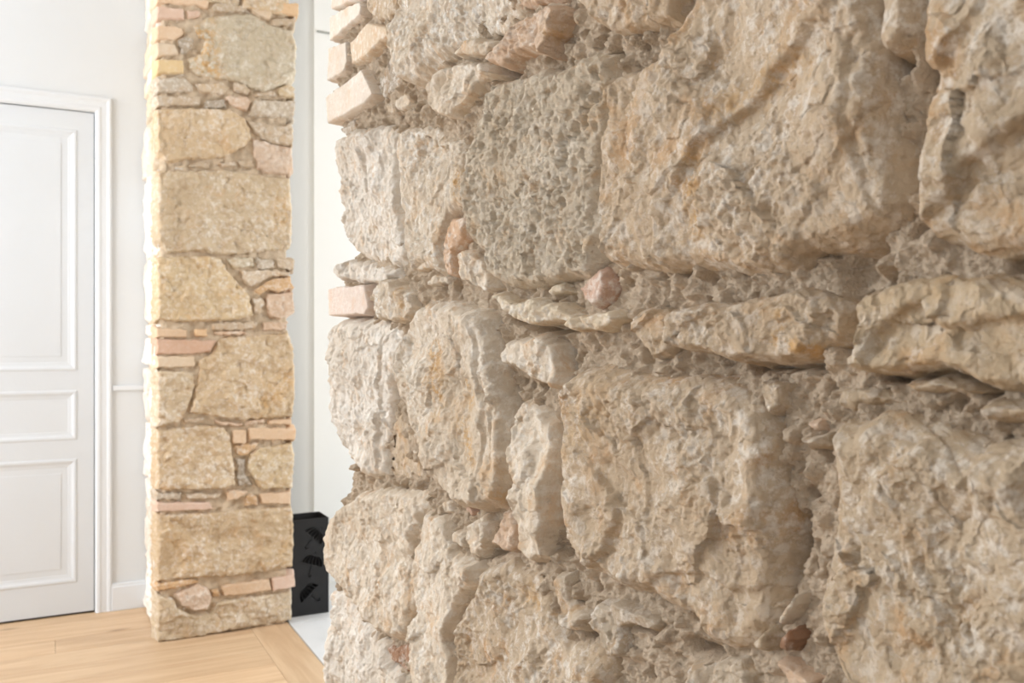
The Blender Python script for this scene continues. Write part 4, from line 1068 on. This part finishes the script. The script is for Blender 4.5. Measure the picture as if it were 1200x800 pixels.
def umbrella_holes(cx, cz, ang, s):
    """closed outlines (local x, z) of one cut-out umbrella: canopy gores, spike, shaft with hook"""
    ca, sa = math.cos(ang), math.sin(ang)
    T = lambda p: (cx + s * (p[0] * ca - p[1] * sa), cz + s * (p[0] * sa + p[1] * ca))
    loops = []
    n = 6
    def rim(t): return (-1 + 2 * t, 0.0)
    def dome(k, w):                                     # meridian k in -1..1 at height fraction w
        return (k * math.sqrt(max(1 - w * w, 0)), 0.92 * w)
    for i in range(n):
        k0, k1 = -1 + 2 * i / n, -1 + 2 * (i + 1) / n
        g = 0.035
        k0 += g; k1 -= g
        ws = [0.02, 0.25, 0.5, 0.72, 0.88]
        left = [dome(k0, w) for w in ws]; right = [dome(k1, w) for w in ws]
        if abs(left[-1][0] - right[-1][0]) < 0.03: left.pop()
        mid = ((k0 + k1) / 2, 0.11)
        loops.append([T(p) for p in ([left[0]] + left[1:] + right[::-1] + [mid])])
    loops.append([T(p) for p in [(-0.03, 0.97), (0.03, 0.97), (0.02, 1.2), (-0.02, 1.2)]])
    hook = [(-0.035, -0.05), (-0.035, -0.78), (-0.02, -0.92), (0.07, -1.02), (0.2, -1.02), (0.28, -0.9), (0.29, -0.78),
            (0.2, -0.78), (0.19, -0.87), (0.14, -0.93), (0.08, -0.92), (0.045, -0.86), (0.035, -0.05)]
    loops.append([T(p) for p in hook])
    return loops

def cut_panel(name, w, h, t, holes, parent):
    cu = bpy.data.curves.new(name, 'CURVE')
    cu.dimensions = '2D'; cu.fill_mode = 'BOTH'; cu.extrude = t / 2
    def add(pts):
        sp = cu.splines.new('POLY'); sp.points.add(len(pts) - 1)
        for p, q in zip(sp.points, pts): p.co = (q[0], q[1], 0, 1)
        sp.use_cyclic_u = True
    add([(-w / 2, 0), (w / 2, 0), (w / 2, h), (-w / 2, h)])
    for l in holes: add(l)
    cu.materials.append(M_BLACK)
    tmp = bpy.data.objects.new(name, cu)
    COL.objects.link(tmp)
    me = bpy.data.meshes.new_from_object(tmp.evaluated_get(bpy.context.evaluated_depsgraph_get()))
    bpy.data.objects.remove(tmp); bpy.data.curves.remove(cu)
    me.name = name
    o = link(bpy.data.objects.new(name, me), parent)
    o.rotation_euler = (R90, 0, 0)
    return o
holes = []
for cx, cz, ang in ((0.012, 0.330, -0.78), (0.008, 0.214, -0.33), (0.004, 0.088, 0.76)):
    holes += umbrella_holes(cx, cz, ang, 0.050)
p = cut_panel('front_panel', SWD, SH, ST, holes, stand); p.location = (0, -SDP / 2 + ST / 2, 0)
def sbox(name, *a): return box(name, *a, M_BLACK, stand, 0.0008)
sbox('back_panel', -SWD / 2, SWD / 2, SDP / 2 - ST, SDP / 2, 0, SH)
sbox('side_panel', -SWD / 2, -SWD / 2 + ST, -SDP / 2 + ST, SDP / 2 - ST, 0, SH)
sbox('side_panel', SWD / 2 - ST, SWD / 2, -SDP / 2 + ST, SDP / 2 - ST, 0, SH)
sbox('base', -SWD / 2 + ST, SWD / 2 - ST, -SDP / 2 + ST, SDP / 2 - ST, 0.001, 0.006)
